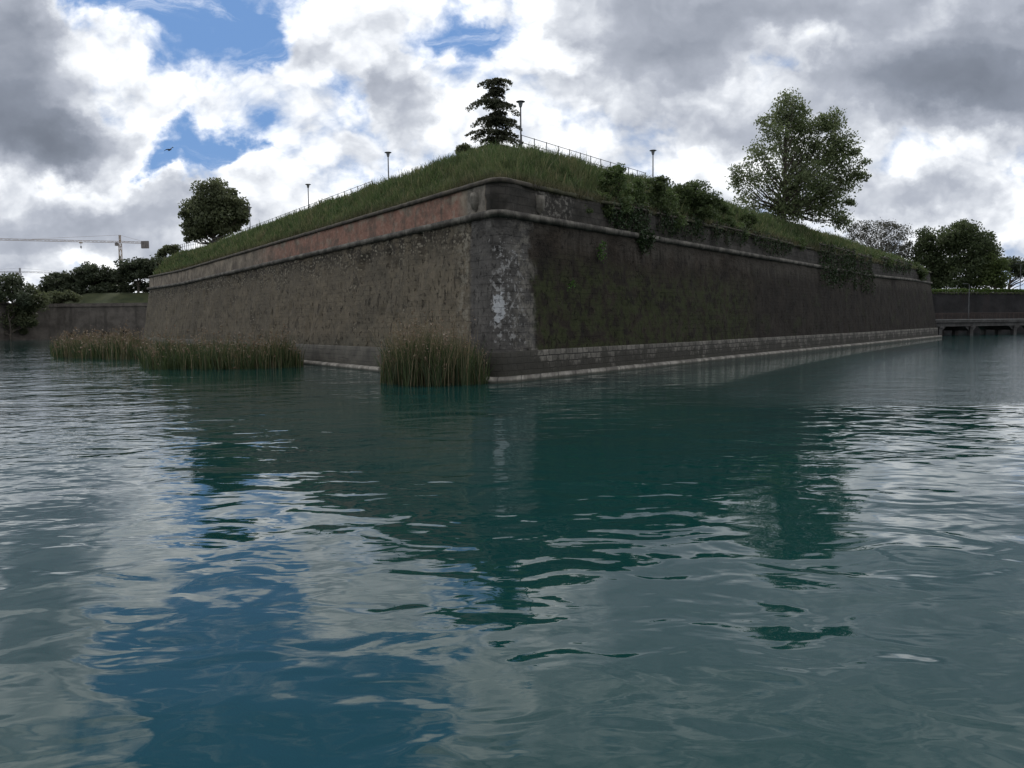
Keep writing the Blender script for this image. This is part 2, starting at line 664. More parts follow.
def plinth_material():
    mt, g = newmat('plinth_limestone_courses')
    uv = uvco(g)
    s, z, _ = g.sep(uv)
    uvd = g.vadd(uv, g.vscale(g.noise(uv, 1.6, 4, 0.6, 0, True), (0.25, 0.12, 0)))
    b = brick(g, g.vadd(uvd, (0, 0.12, 0)), 0.62, 0.36, 0.03, (0.5, 0.5, 0.5), (1, 1, 1), (0.12, 0.12, 0.12))
    n1 = g.noise(uv, 0.7, 6, 0.65)
    n2 = g.noise(uv, 4.0, 6, 0.65)
    dark = g.mix(n2, (0.02, 0.019, 0.015), (0.055, 0.05, 0.04))
    pale = g.mix(n2, (0.05, 0.045, 0.037), (0.25, 0.23, 0.195))
    keep = g.mul(g.sm(g.add(n1, g.mul(g.sub(z, 0.9), 0.16)), 0.47, 0.60), g.sm(g.add(s, g.mul(g.sub(n1, 0.5), 8)), 3.0, 4.0))
    brk = g.mix(1.0, pale, pale)
    n = g.N.new('ShaderNodeMix')
    n.data_type = 'RGBA'
    n.blend_type = 'MULTIPLY'
    n.inputs[0].default_value = 1.0
    g.put(n.inputs[6], brk)
    g.put(n.inputs[7], b[0])
    col = g.mix(keep, dark, n.outputs[2])
    lf = g.sm(s, -2.5, -3.0)
    lcol = g.mix(g.sm(n1, 0.35, 0.65), (0.065, 0.06, 0.05), (0.115, 0.105, 0.085))
    crack = g.sm(g.noise(g.vscale(uv, (0.4, 9, 1)), 1.0, 3, 0.5), 0.60, 0.68)
    lcol = g.mix(g.mul(crack, 0.7), lcol, (0.04, 0.036, 0.03))
    col = g.mix(lf, col, lcol)
    wet = g.sm(z, 0.55, 0.2)
    col = g.mix(g.mul(wet, 0.6), col, (0.035, 0.035, 0.025))
    g.put(g.bsdf.inputs['Base Color'], col)
    h = g.add(g.mul(b[1], -0.6), g.mul(n2, 0.3))
    g.put(g.bsdf.inputs['Normal'], g.bump(h, 1.0, 0.08))
    return mt


def ledge_material():
    mt, g = newmat('footing_pale_stone')
    uv = uvco(g)
    s, z, _ = g.sep(uv)
    n1 = g.noise(uv, 0.9, 6, 0.65)
    n2 = g.noise(uv, 5.0, 5, 0.6)
    c = g.mix(g.sm(n1, 0.4, 0.62), (0.11, 0.10, 0.085), (0.27, 0.25, 0.215))
    c = g.mix(g.mul(g.sm(n2, 0.55, 0.7), 0.6), c, (0.09, 0.08, 0.065))
    g.put(g.bsdf.inputs['Base Color'], c)
    j = g.m('ABSOLUTE', g.sub(g.m('FRACT', g.mul(s, 0.55)), 0.5))
    col = g.mix(g.sm(j, 0.47, 0.49), c, (0.05, 0.045, 0.04))
    wet = g.sm(g.add(z, g.mul(n1, 0.1)), 0.22, 0.12)
    col = g.mix(g.mul(wet, 0.85), col, (0.03, 0.033, 0.024))
    g.put(g.bsdf.inputs['Base Color'], col)
    g.put(g.bsdf.inputs['Normal'], g.bump(n2, 1.0, 0.03))
    return mt


def cordon_material():
    mt, g = newmat('cordon_stone')
    uv = uvco(g)
    s, z, _ = g.sep(uv)
    n1 = g.noise(uv, 0.8, 6, 0.65)
    n2 = g.noise(uv, 5.0, 5, 0.6)
    c = g.mix(g.sm(n1, 0.38, 0.66), (0.05, 0.045, 0.038), (0.165, 0.15, 0.125))
    c = g.mix(g.mul(g.sm(n2, 0.52, 0.7), 0.5), c, (0.065, 0.058, 0.05))
    j = g.m('ABSOLUTE', g.sub(g.m('FRACT', g.mul(s, 0.8)), 0.5))
    c = g.mix(g.sm(j, 0.47, 0.495), c, (0.035, 0.03, 0.026))
    g.put(g.bsdf.inputs['Base Color'], c)
    g.put(g.bsdf.inputs['Normal'], g.bump(n2, 1.0, 0.04))
    return mt


def bank_material():
    mt, g = newmat('rough_turf')
    o = g.tex()
    n1 = g.noise(o, 0.25, 6, 0.65)
    n2 = g.noise(o, 2.5, 6, 0.7)
    c = g.mix(g.sm(n1, 0.35, 0.65), (0.045, 0.065, 0.02), (0.085, 0.095, 0.035))
    c = g.mix(g.mul(g.sm(n2, 0.5, 0.7), 0.5), c, (0.10, 0.085, 0.045))
    g.put(g.bsdf.inputs['Base Color'], c)
    g.put(g.bsdf.inputs['Normal'], g.bump(n2, 1.0, 0.2))
    return mt


# ------------------------------------------------------------------ bastion
bastion = thing('bastion', (Cc[0], Cc[1], 0), 'massive pointed stone bastion with grassed top rising straight from the green water', 'fortification')
M_scarp, M_par, M_plinth, M_ledge, M_cord, M_bank = scarp_material(), parapet_material(), plinth_material(), ledge_material(), cordon_material(), bank_material()
def cope_material():
    mt, g = newmat('coping_dark_stone')
    uv = uvco(g)
    s_, z_, _ = g.sep(uv)
    n1 = g.noise(uv, 1.5, 6, 0.65)
    c = g.mix(g.sm(n1, 0.35, 0.65), (0.03, 0.026, 0.02), (0.075, 0.064, 0.048))
    t_ = g.mix(g.sm(n1, 0.4, 0.6), (0.028, 0.028, 0.015), (0.06, 0.058, 0.03))
    c = g.mix(g.sm(g.add(s_, g.mul(n1, 3)), 4.5, 6.0), c, t_)
    g.put(g.bsdf.inputs['Base Color'], c)
    g.put(g.bsdf.inputs['Normal'], g.bump(n1, 1.0, 0.08))
    return mt


M_cope = cope_material()


def scarp_disp(s, z):
    v = mnoise.fractal(Vector((s * 0.55, z * 0.55, 3.1)), 0.9, 2.1, 4)
    k = 0.10 if s < -2.7 else (0.05 if s < 3.2 else 0.08)
    big = mnoise.noise(Vector((s * 0.07, z * 0.12, 9.3))) * 0.16
    pit = 0.0
    if s < -2.7:
        p = mnoise.noise(Vector((s * 1.1, z * 0.55, 20.5)))
        pit = -0.18 * max(0.0, p - 0.33) / 0.3
        if z > 7.6:
            pit -= 0.12 * max(0.0, mnoise.noise(Vector((s * 0.8, z * 1.2, 31.0))))
    return v * k + big + pit - 0.05


def cols_fine():
    return columns(430, 14, 480, 4, 20, 4.5)


CF = cols_fine()
CM = columns(150, 12, 170, 4, 8, 3.0)
zs = np.linspace(1.45, 8.82, 46)
prof = [(0.74 + (z - 1.45) * 0.137, z) for z in zs]
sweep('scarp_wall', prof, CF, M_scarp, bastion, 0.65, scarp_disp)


def rough_disp(amp, fr, off):
    return lambda s, z: amp * mnoise.fractal(Vector((s * fr, z * fr, off)), 0.9, 2.0, 3)


sweep('footing', [(-0.12, -2.5), (-0.12, 0.0), (-0.10, 0.16), (-0.03, 0.24), (0.25, 0.27), (0.62, 0.28)], CM, M_ledge, bastion, 0.65, rough_disp(0.05, 0.7, 1.0))
sweep('plinth', [(0.50, 0.2), (0.52, 0.6), (0.55, 1.0), (0.59, 1.5), (0.64, 1.565), (1.0, 1.58)], columns(300, 12, 340, 4, 10, 4), M_plinth, bastion, 0.65, rough_disp(0.05, 1.3, 5.0))
cp = []
for k in range(11):
    a = -math.pi / 2 + math.pi * k / 10
    cp.append((1.74 - 0.26 * math.cos(a), 9.02 + 0.2 * math.sin(a)))
sweep('cordon', [(2.05, 8.80)] + cp + [(2.1, 9.225)], columns(260, 12, 300, 4, 10, 4), M_cord, bastion, 0.65, rough_disp(0.06, 2.3, 2.0))
par = [(1.86 + (z - 9.15) * 0.03, z) for z in np.linspace(9.15, 10.72, 14)]


def par_disp(s, z):
    v = mnoise.fractal(Vector((s * 0.7, z * 0.8, 7.7)), 0.9, 2.0, 4)
    k = 0.05 if s < -1 else 0.13
    if s > 2:
        v -= 0.9 * max(0.0, mnoise.noise(Vector((s * 0.35, z * 0.6, 13.0))))
    return v * k


sweep('parapet', par, columns(300, 12, 340, 4, 10, 4), M_par, bastion, 0.65, par_disp)
def cope_disp(s, z):
    v = 0.07 * mnoise.fractal(Vector((s * 0.9, z * 0.9, 4.0)), 0.9, 2.0, 3)
    if s > 3:
        v += min(1, (s - 3) / 3) * (0.35 * mnoise.noise(Vector((s * 0.5, z * 2.0, 14.0))) - 0.05)
    return v


sweep('coping', [(2.25, 10.70), (1.76, 10.70), (1.72, 10.78), (1.74, 10.92), (1.9, 10.99), (2.4, 11.0)], columns(260, 12, 300, 4, 10, 4), M_cope, bastion, 0.65, cope_disp)

# two worn stone bosses flank the salient on the parapet
M_boss = simple('boss_stone', (0.085, 0.075, 0.06), (0.17, 0.155, 0.13), 3.0, 0.9, 0.04)
for px in (478, 541):
    n = (-NRM[1] if px < 500 else -NRM[2])
    sg_ = 1 if px < 500 else 3
    base = Cc + (uL if px < 500 else uR) * t_at(px, sg_, 1.86) - n * 1.86
    mb = MB()
    rows_ = []
    prof_ = [(0.0, 0.55), (0.30, 0.52), (0.36, 0.25), (0.34, -0.1), (0.24, -0.38), (0.0, -0.55)]
    t = np.array((-n[1], n[0]))
    nseg = 9
    for hw, dz in prof_:
        for j in range(nseg):
            a = math.pi * j / (nseg - 1)
            q = base + t * (hw * math.cos(a)) + n * (0.34 * (hw / 0.36) * math.sin(a) - 0.02)
            mb.v.append((q[0], q[1], 9.85 + dz))
    for i in range(len(prof_) - 1):
        for j in range(nseg - 1):
            a = i * nseg + j
            mb.f.append((a, a + 1, a + nseg + 1, a + nseg))
    mb.build('stone_boss', M_boss, bastion, True)

# ------------------------------------------------------------------ grassed bank on the bastion
BANK = [(2.3, 10.9, 0.65, 0), (2.7, 11.15, 0.8, 0.1), (3.4, 11.8, 1.4, 0.4), (4.2, 12.75, 2.2, 0.7), (5.0, 13.55, 2.5, 0.9), (5.8, 14.1, 2.9, 1.0), (6.6, 14.34, 3.4, 1.0),
        (7.6, 14.4, 4.2, 1.0), (9.5, 14.36, 6.0, 1.0), (13.0, 14.2, 8.0, 1.0)]
CB = columns(170, 16, 190, 6, 10, 3.0)
bank, BV = sweep('grass_bank', BANK, CB, M_bank, None, 1.2, lambda s, z: 0.25 * mnoise.noise(Vector((s * 0.3, z * 0.3, 4.4))), crest=True)
kind(bank, 'structure')
# level ground on top of the bastion
top = [tuple(p) for p in BV[-1]]
pl = link('plateau', [(p[0], p[1], p[2] - 0.02) for p in top], [tuple(range(len(top)))], M_bank)
kind(pl, 'structure')


def bank_point(seg, t, dpar):
    """a point of the bank: t = distance from the salient along the left (1) or right (3) face, dpar = inward offset"""
    u, n = (uL, NRM[1]) if seg == 1 else (uR, NRM[2])
    s = -t if seg == 1 else t
    q = Cc + u * t + n * dpar
    ds = [b[0] for b in BANK]
    z = float(np.interp(dpar, ds, [b[1] for b in BANK]))
    w = float(np.interp(dpar, ds, [b[3] for b in BANK]))
    z = z * float(lift(np.array(s))) + w * (0.72 * float(smooth01(np.array(-s), 75, 115)) - 1.55 * float(smooth01(np.array(s), 55, 125)))
    return Vector((q[0], q[1], z))


# tall grass: single blades
M_grass = None
def grass_material():
    mt, g = newmat('tall_grass_blades')
    r = g.geo()
    o = g.tex()
    n = g.noise(o, 0.3, 4, 0.6)
    c = g.ramp(r, [(0.0, (0.042, 0.072, 0.024)), (0.5, (0.078, 0.118, 0.042)), (0.82, (0.12, 0.15, 0.065)), (1.0, (0.23, 0.205, 0.115))])
    c = g.mix(g.mul(g.sm(n, 0.45, 0.65), 0.55), c, (0.125, 0.135, 0.06))
    n3 = g.noise(g.vadd(o, (5, 3, 1)), 0.9, 4, 0.65)
    c = g.mix(g.mul(g.sm(n3, 0.50, 0.62), 0.6), c, (0.034, 0.055, 0.02))
    n4 = g.noise(g.vadd(o, (15, 8, 4)), 0.45, 5, 0.65)
    c = g.mix(g.mul(g.sm(n4, 0.54, 0.66), 0.6), c, g.mix(r, (0.11, 0.115, 0.055), (0.24, 0.21, 0.12)))
    zz_ = g.sep(o)[2]
    c = g.mix(g.mul(g.sm(g.add(zz_, g.mul(n, 1.2)), 12.6, 11.6), 0.75), c, g.mix(r, (0.05, 0.042, 0.026), (0.12, 0.10, 0.06)))
    g.put(g.bsdf.inputs['Base Color'], c)
    g.bsdf.inputs['Roughness'].default_value = 0.6
    t = g.N.new('ShaderNodeBsdfTranslucent')
    g.put(t.inputs[0], c)
    mx = g.N.new('ShaderNodeMixShader')
    mx.inputs[0].default_value = 0.45
    g.L.new(g.bsdf.outputs[0], mx.inputs[1])
    g.L.new(t.outputs[0], mx.inputs[2])
    g.L.new(mx.outputs[0], g.out.inputs[0])
    return mt


M_grass = grass_material()


def blades(P, h, w, lean=0.25):
    """P (n,3) roots -> triangle-pair blades"""
    n = len(P)
    a = RNG.uniform(0, 2 * np.pi, n)
    side = np.stack([np.cos(a), np.sin(a), np.zeros(n)], -1)
    ln = RNG.normal(0, lean, (n, 2))
    tip = P + np.stack([ln[:, 0] * h, ln[:, 1] * h, h], -1)
    midp = P + np.stack([ln[:, 0] * h * 0.35, ln[:, 1] * h * 0.35, h * 0.55], -1)
    W = (w * 0.5)[:, None]
    V = np.stack([P - side * W, P + side * W, midp + side * W * 0.8, midp - side * W * 0.8, tip + side * W * 0.15, tip - side * W * 0.15], 1)
    i = np.arange(n)[:, None] * 6
    F = np.concatenate([i + np.array([0, 1, 2, 3]), i + np.array([3, 2, 4, 5])], 1).reshape(-1, 4)
    return V.reshape(-1, 3), F


def surf_points(ob, n, wfun):
    """random points on a quad grid object with a weight per face"""
    me = ob.data
    co = np.zeros(len(me.vertices) * 3)
    me.vertices.foreach_get('co', co)
    co = co.reshape(-1, 3)
    fi = np.zeros(len(me.loops), dtype=np.int64)
    me.loops.foreach_get('vertex_index', fi)
    fi = fi.reshape(-1, 4)
    A, B, Cq, D = (co[fi[:, k]] for k in range(4))
    ar = 0.5 * np.linalg.norm(np.cross(Cq - A, D - B), axis=1)
    cen = (A + B + Cq + D) / 4
    w = ar * wfun(cen)
    pick = RNG.choice(len(ar), n, p=w / w.sum())
    u = RNG.random(n)[:, None]
    v = RNG.random(n)[:, None]
    return A[pick] * (1 - u) * (1 - v) + B[pick] * u * (1 - v) + Cq[pick] * u * v + D[pick] * (1 - u) * v


def gw(c):
    d = np.linalg.norm(c[:, :2], axis=1)
    w = (45 / d) ** 1.3
    w[d > 175] = 0
    w[c[:, 2] < 11.0] *= 0.5
    w[c[:, 2] > 14.33] *= 0.5
    return w


gp = surf_points(bank, 95000, gw)
dist = np.linalg.norm(gp[:, :2], axis=1)
cl = np.array([mnoise.noise(Vector((p[0] * 0.22, p[1] * 0.22, 1.7))) for p in gp])
clf = np.array([mnoise.noise(Vector((p[0] * 1.1, p[1] * 1.1, 5.7))) for p in gp])
hh = (0.66 + 0.34 * cl + 0.42 * clf + RNG.normal(0, 0.14, len(gp))).clip(0.2, 1.5)
over = []
for k in range(9000):
    t_ = 6 + 118 * RNG.random() ** 1.3
    p_ = bank_point(3, t_, 2.3)
    q_ = np.array(p_) - np.array((NRM[2][0], NRM[2][1], 0)) * RNG.uniform(-0.1, 0.55)
    over.append((q_[0], q_[1], q_[2] + RNG.uniform(-0.25, 0.12)))
gp = np.concatenate([gp, np.array(over)])
hh = np.concatenate([hh, RNG.uniform(0.15, 0.55, len(over))])
dist = np.concatenate([dist, np.linalg.norm(np.array(over)[:, :2], axis=1)])
hh = np.where(gp[:, 2] > 13.85, hh * 0.68, hh)
gv, gf = blades(gp - np.array((0, 0, 0.05)), hh, (dist / 850 * 0.75).clip(0.03, 0.13), 0.28)
kind(link_np('tall_grass', gv, gf, M_grass), 'stuff')

# ------------------------------------------------------------------ leaves, trees, shrubs
def leaf_quads(C, size, flat=0.0):
    """C (n,3) centres -> one bent-free leaf quad (a rhombus) each"""
    n = len(C)
    nrm = RNG.normal(0, 1, (n, 3))
    nrm[:, 2] += flat
    nrm /= np.linalg.norm(nrm, axis=1)[:, None]
    t = RNG.normal(0, 1, (n, 3))
    t -= nrm * (t * nrm).sum(1)[:, None]
    t /= np.linalg.norm(t, axis=1)[:, None]
    b = np.cross(nrm, t)
    sz = (size * RNG.uniform(0.65, 1.35, n))[:, None]
    V = np.stack([C - t * sz * 0.5, C + b * sz * 0.33 + t * sz * 0.05, C + t * sz * 0.5, C - b * sz * 0.33 + t * sz * 0.05], 1).reshape(-1, 3)
    F = np.arange(n * 4).reshape(-1, 4)
    return V, F


def bough_cloud(clumps, Y, gs=1.0, gl=1.0, gr=1.0):
    """clumps given as (px, py, rpx, rpy, dY, nsub, nleaf, subr_m) about depth Y -> sub centres and leaf centres"""
    subs, leaves = [], []
    k = Y / FPX
    for px, py, rx, ry, dy, ns, nl, sr in clumps:
        c = np.array(pix(px, py, Y + dy))
        rad = np.array((rx * k, 0.85 * rx * k, ry * k))
        for _ in range(int(ns * gs + 0.5)):
            d = RNG.normal(0, 1, 3)
            d /= np.linalg.norm(d)
            r = RNG.uniform(0.05, 1.0) ** 0.45
            q = c + d * rad * r
            subs.append(q)
            nl_ = int(nl * gl)
            e = RNG.normal(0, 1, (nl_, 3))
            e /= np.linalg.norm(e, axis=1)[:, None]
            e *= (RNG.random(nl_) ** 0.5)[:, None]
            s = sr * gr * RNG.uniform(0.6, 1.35)
            leaves.append(q + e * np.array((s, s, s * 0.7)))
    return np.array(subs), np.concatenate(leaves)


def tree(name, label, cat, base, top_z, r0, clumps, Y, leaf, mleaf, mbark, group=None, limbs=40, trunk_top=None, flat=0.3, bend=0.3, spread=(1, 1, 1)):
    base = Vector(base)
    t = thing(name, base, label, cat, group)
    subs, lv = bough_cloud(clumps, Y, *spread)
    V, F = leaf_quads(lv, leaf, flat)
    link_np('crown', V, F, mleaf, t)
    mb = MB()
    tt = Vector(trunk_top) if trunk_top is not None else Vector((base.x, base.y, top_z))
    n = 9
    tp, tr = [], []
    for i in range(n):
        f = i / (n - 1)
        p = base.lerp(tt, f) + Vector((math.sin(f * 5 + base.x) * bend * f * (1 - f) * 2, math.cos(f * 4) * bend * f * (1 - f) * 2, 0))
        tp.append(p)
        tr.append(max(0.03, r0 * (1 - f) ** 0.75 * (1.25 if i == 0 else 1)))
    tp[0] -= Vector((0, 0, 0.5))
    mb.tube(tp, tr, 9)
    order = RNG.permutation(len(subs))[:limbs]
    H = tt.z - base.z
    for j in order:
        e = Vector(subs[j])
        zr = min(max((e.z - base.z) * 0.62 - 0.25 * (e.xy - base.xy).length, H * 0.18), H * 0.93)
        f = zr / H
        k = f * (n - 1)
        i = min(int(k), n - 2)
        a = tp[i].lerp(tp[i + 1], k - i)
        ra = max(0.03, tr[i] * 0.42)
        md = a.lerp(e, 0.5) + Vector((0, 0, -0.06 * (e - a).length)) + Vector(RNG.normal(0, 0.12, 3))
        q1 = a.lerp(md, 0.5) + Vector((0, 0, 0.03 * (e - a).length))
        mb.tube([a, q1, md, e], [ra, ra * 0.75, ra * 0.5, 0.02], 5, False)
    mb.build('trunk', mbark, t, True)
    return t


M_bark = simple('bark_grey_brown', (0.045, 0.038, 0.03), (0.10, 0.085, 0.068), 3.0, 0.9, 0.05)
M_bark_pale = simple('bark_pale_grey', (0.12, 0.11, 0.095), (0.22, 0.205, 0.18), 3.0, 0.9, 0.04)

# tall open tree standing on the right half of the bastion
tb = pix(783, 226, 100)
tb.z = 12.9
tt = pix(787, 100, 100)
plane = [
    (787, 110, 15, 14, 0, 16, 90, 0.9), (775, 128, 17, 13, -1, 14, 55, 0.9), (803, 126, 18, 14, 1, 18, 85, 0.95), (828, 122, 14, 9, 1, 12, 95, 0.85),
    (842, 141, 15, 11, 0, 12, 70, 0.9), (765, 152, 20, 17, -1, 20, 42, 0.95), (797, 152, 24, 18, 2, 30, 68, 1.0), (828, 156, 22, 16, 0, 24, 75, 0.95),
    (746, 178, 14, 18, 0, 15, 36, 0.9), (770, 184, 24, 22, 1, 30, 36, 1.0), (804, 182, 26, 20, -1, 36, 66, 1.05), (836, 182, 19, 17, 1, 22, 64, 0.95),
    (856, 174, 10, 9, 0, 9, 45, 0.7), (852, 153, 8, 6, 0, 6, 42, 0.6), (737, 176, 7, 11, 0, 7, 30, 0.6), (752, 204, 15, 13, 1, 14, 36, 0.85), (788, 210, 24, 15, 0, 26, 52, 1.0),
    (824, 206, 18, 17, 0, 26, 66, 0.95), (840, 222, 8, 10, 1, 9, 55, 0.7), (762, 122, 5, 4, 0, 4, 24, 0.45), (850, 200, 6, 7, 0, 5, 36, 0.5), (865, 162, 3, 3, 0, 3, 26, 0.35), (866, 178, 4, 5, 0, 3, 26, 0.4),
]
M_leaf_plane = leafmat('plane_leaves', (0.10, 0.135, 0.055), (0.17, 0.20, 0.095), (0.14, 0.165, 0.085), 0.55)
tree('plane_tree', 'tall loose broad-leaved tree with sky showing through its crown, on top of the bastion', 'tree', tb, tt.z, 0.34, plane, 100, 0.27, M_leaf_plane, M_bark, 'trees on the bastion', 110, tt, 0.2, 0.15, (1.6, 1.0, 1.38))

# round dense tree at the left
rb = pix(214, 247, 134)
rb.z = 14.1
rtp = pix(214, 195, 134)
holm = [
    (214, 196, 20, 14, 0, 16, 210, 1.3), (199, 207, 16, 15, 0, 12, 210, 1.3), (231, 205, 14, 15, 0, 12, 210, 1.2), (214, 214, 28, 20, 0, 26, 220, 1.5),
    (192, 221, 11, 14, 0, 9, 190, 1.1), (237, 213, 10, 10, 0, 9, 150, 1.0), (200, 231, 15, 10, 0, 11, 190, 1.0), (224, 228, 14, 9, 0, 10, 160, 1.0), (190, 235, 6, 7, 0, 4, 120, 0.7),
    (242, 216, 5, 8, 0, 5, 80, 0.7), (234, 226, 6, 5, 0, 4, 80, 0.6)]
M_leaf_holm = leafmat('dark_evergreen_leaves', (0.075, 0.09, 0.045), (0.125, 0.14, 0.07), (0.10, 0.115, 0.06), 0.5)
tree('round_tree', 'dense dark round-headed tree alone above the left rampart', 'tree', rb, rtp.z, 0.4, holm, 134, 0.42, M_leaf_holm, M_bark, 'trees on the bastion', 50, rtp, 0.2, 0.2, (1.6, 0.7, 1.05))


# layered cedar behind the salient
def cedar():
    Y = 76.0
    base = pix(497, 150, Y)
    base.z = 13.9
    t = thing('cedar_tree', base, 'dark conifer with flat drooping tiers and a bent tip behind the salient', 'tree', 'trees on the bastion')
    k = Y / FPX
    tip = pix(494, 82, Y)
    mb = MB()
    trunk = [base - Vector((0, 0, 0.4)), base.lerp(tip, 0.35) + Vector((0.05, 0, 0)), base.lerp(tip, 0.7) + Vector((0.08, 0, 0)), tip]
    mb.tube(trunk, [0.2, 0.15, 0.09, 0.03], 8)
    V, F = [], []
    leaves = []
    # tiers: y in the photo, reach to the left and to the right in px, droop
    tiers = [(80, 18, 18, 0.26), (88, 7, 11, 0.3), (92, 15, 9, 0.3), (101, 29, 14, 0.2), (104, 10, 25, 0.22), (113, 9, 13, 0.25), (118, 24, 22, 0.2), (122, 12, 27, 0.25), (131, 30, 22, 0.24), (138, 16, 27, 0.2), (146, 22, 24, 0.2)]
    for ti, (py, rl, rr, droop) in enumerate(tiers):
        c = pix(496, py, Y)
        nb = 10
        for b in range(nb):
            a = 2 * math.pi * b / nb + ti * 0.7 + RNG.normal(0, 0.15)
            cx = math.cos(a)
            reach = (rr if cx > 0 else rl) * k * (0.55 + 0.45 * abs(cx)) * RNG.uniform(0.72, 1.08)
            cj = c + Vector((0, 0, RNG.normal(-0.05, 0.08)))
            dr_ = droop * RNG.uniform(0.5, 1.5)
            if b == 0 or abs(abs(cx) - 1) < 0.12:
                reach *= 1.05
            d = Vector((cx, math.sin(a), 0))
            pts = []
            ns = 7
            for i in range(ns + 1):
                f = i / ns
                pts.append(cj + d * reach * f + Vector((0, 0, reach * (0.2 * f - (dr_ + 0.2) * f * f))))
            mb.tube(pts, [0.05 * (1 - 0.85 * i / ns) + 0.008 for i in range(ns + 1)], 5, False)
            # flat sprays of needles along the branch
            side = Vector((-d.y, d.x, 0))
            nsp = int(170 * reach / 2.0) + 24
            for _ in range(nsp):
                f = RNG.uniform(0.12, 1.0)
                i = min(int(f * ns), ns - 1)
                p = pts[i].lerp(pts[i + 1], f * ns - i)
                wd = 0.36 * reach * (1.1 - 0.75 * f) * min(1, f * 3) + 0.08
                p = p + side * RNG.uniform(-wd, wd) + Vector((0, 0, RNG.normal(0, 0.05) - 0.10 * abs(RNG.normal(0, 1))))
                leaves.append(tuple(p))
    V, F = leaf_quads(np.array(leaves), 0.21, 1.6)
    link_np('crown', V, F, leafmat('cedar_needles', (0.065, 0.072, 0.045), (0.10, 0.11, 0.068), (0.085, 0.09, 0.058), 0.5), t)
    mb.build('trunk', M_bark, t, True)


cedar()


def shrub(name, label, cat, base, clumps, Y, leaf, mleaf, group=None, stems=10, flat=0.2):
    base = Vector(base)
    t = thing(name, base, label, cat, group)
    subs, lv = bough_cloud(clumps, Y, 1.8, 1.0, 1.1)
    V, F = leaf_quads(lv, leaf, flat)
    link_np('foliage', V, F, mleaf, t)
    mb = MB()
    for j in RNG.permutation(len(subs))[:stems]:
        e = Vector(subs[j])
        md = base.lerp(e, 0.5) + Vector(RNG.normal(0, 0.1, 3))
        mb.tube([base - Vector((0, 0, 0.15)), md, e], [0.045, 0.03, 0.01], 5, False)
    mb.build('stem', M_bark, t, True)
    return t


M_shrub_dark = leafmat('shrub_leaves_dark', (0.05, 0.075, 0.026), (0.085, 0.115, 0.042), (0.068, 0.092, 0.034), 0.45, 0.6)
M_shrub_mid = leafmat('shrub_leaves_mid', (0.06, 0.092, 0.03), (0.105, 0.145, 0.052), (0.085, 0.118, 0.044), 0.45, 0.6)
M_ivy = leafmat('ivy_leaves', (0.018, 0.034, 0.012), (0.04, 0.065, 0.022), None, 0.2)
M_bright = leafmat('fresh_green_leaves', (0.05, 0.11, 0.02), (0.08, 0.16, 0.03), None, 0.35)

GS = 'shrubs overhanging the right parapet'


def rshrub(px, dpar, clumps, label, mat, leaf=0.17, stems=10, name='shrub'):
    t = t_at(px, 3, dpar)
    p = bank_point(3, t, dpar)
    shrub(name, label, 'shrub', p, clumps, p.y, leaf, mat, GS, stems)


rshrub(614, 2.5, [(612, 185, 15, 16, 0, 16, 85, 0.42), (618, 205, 17, 12, 0, 14, 85, 0.42), (604, 200, 8, 12, 0, 6, 70, 0.35), (619, 171, 5, 6, 0.2, 4, 50, 0.28)],
       'leafy mid-green shrub with a raised sprig, nearest the salient along the right parapet', M_shrub_mid)
rshrub(652, 2.5, [(652, 192, 15, 12, 0.3, 14, 90, 0.45), (645, 208, 18, 13, 0, 14, 90, 0.45), (662, 186, 8, 8, 0.3, 7, 80, 0.38), (660, 208, 12, 10, 0, 8, 80, 0.4)],
       'dark shrub below the pale lamp post, with ivy hanging beneath it', M_shrub_dark)
rshrub(692, 2.5, [(690, 198, 24, 13, 0.3, 24, 105, 0.55), (678, 208, 15, 14, 0, 14, 100, 0.5), (706, 205, 15, 14, 0, 13, 100, 0.5), (692, 218, 24, 12, 0, 18, 100, 0.5), (694, 186, 8, 4, 0.3, 4, 80, 0.4)],
       'widest and darkest rounded shrub on the right parapet', M_shrub_dark, 0.18, 14)
rshrub(722, 2.6, [(721, 207, 9, 10, 0.2, 9, 80, 0.42), (716, 224, 14, 13, 0, 13, 80, 0.45), (728, 222, 8, 11, 0, 7, 70, 0.4)],
       'upright shrub just right of the widest dark one, its foot lighter green', M_shrub_mid, 0.18)
rshrub(749, 2.6, [(748, 222, 8, 9, 0.2, 8, 90, 0.45), (745, 238, 12, 10, 0, 10, 90, 0.5)],
       'small dark shrub at the edge of the right bank left of the tall tree', M_shrub_dark, 0.19)
rshrub(633, 2.5, [(632, 203, 13, 13, 0, 14, 80, 0.42), (636, 190, 9, 9, 0.3, 8, 70, 0.4), (627, 214, 12, 10, 0, 10, 80, 0.4)],
       'mid-green shrub filling the gap between the sprigged shrub and the one below the lamp post', M_shrub_mid)
rshrub(669, 2.4, [(669, 205, 11, 14, 0, 12, 90, 0.45), (672, 222, 12, 10, 0, 10, 90, 0.42)],
       'loose mid-green shrub squeezed against the left side of the widest dark one', M_shrub_mid)
rshrub(737, 2.4, [(736, 232, 12, 9, 0, 11, 80, 0.45), (729, 238, 10, 7, 0, 8, 80, 0.42)],
       'low yellowish shrub on the coping between the upright shrub and the small dark one', M_shrub_mid, 0.18)
rshrub(600, 2.3, [(598, 200, 8, 9, 0, 8, 70, 0.36), (603, 212, 9, 8, 0, 7, 70, 0.36)],
       'small shrub tucked under the left side of the sprigged shrub', M_shrub_dark)
rshrub(583, 2.3, [(583, 208, 8, 8, 0, 6, 60, 0.3), (576, 203, 6, 5, 0, 3, 50, 0.25)],
       'low sparse shrub on the crumbled coping nearest the bastion corner', M_shrub_mid, 0.14, 5)
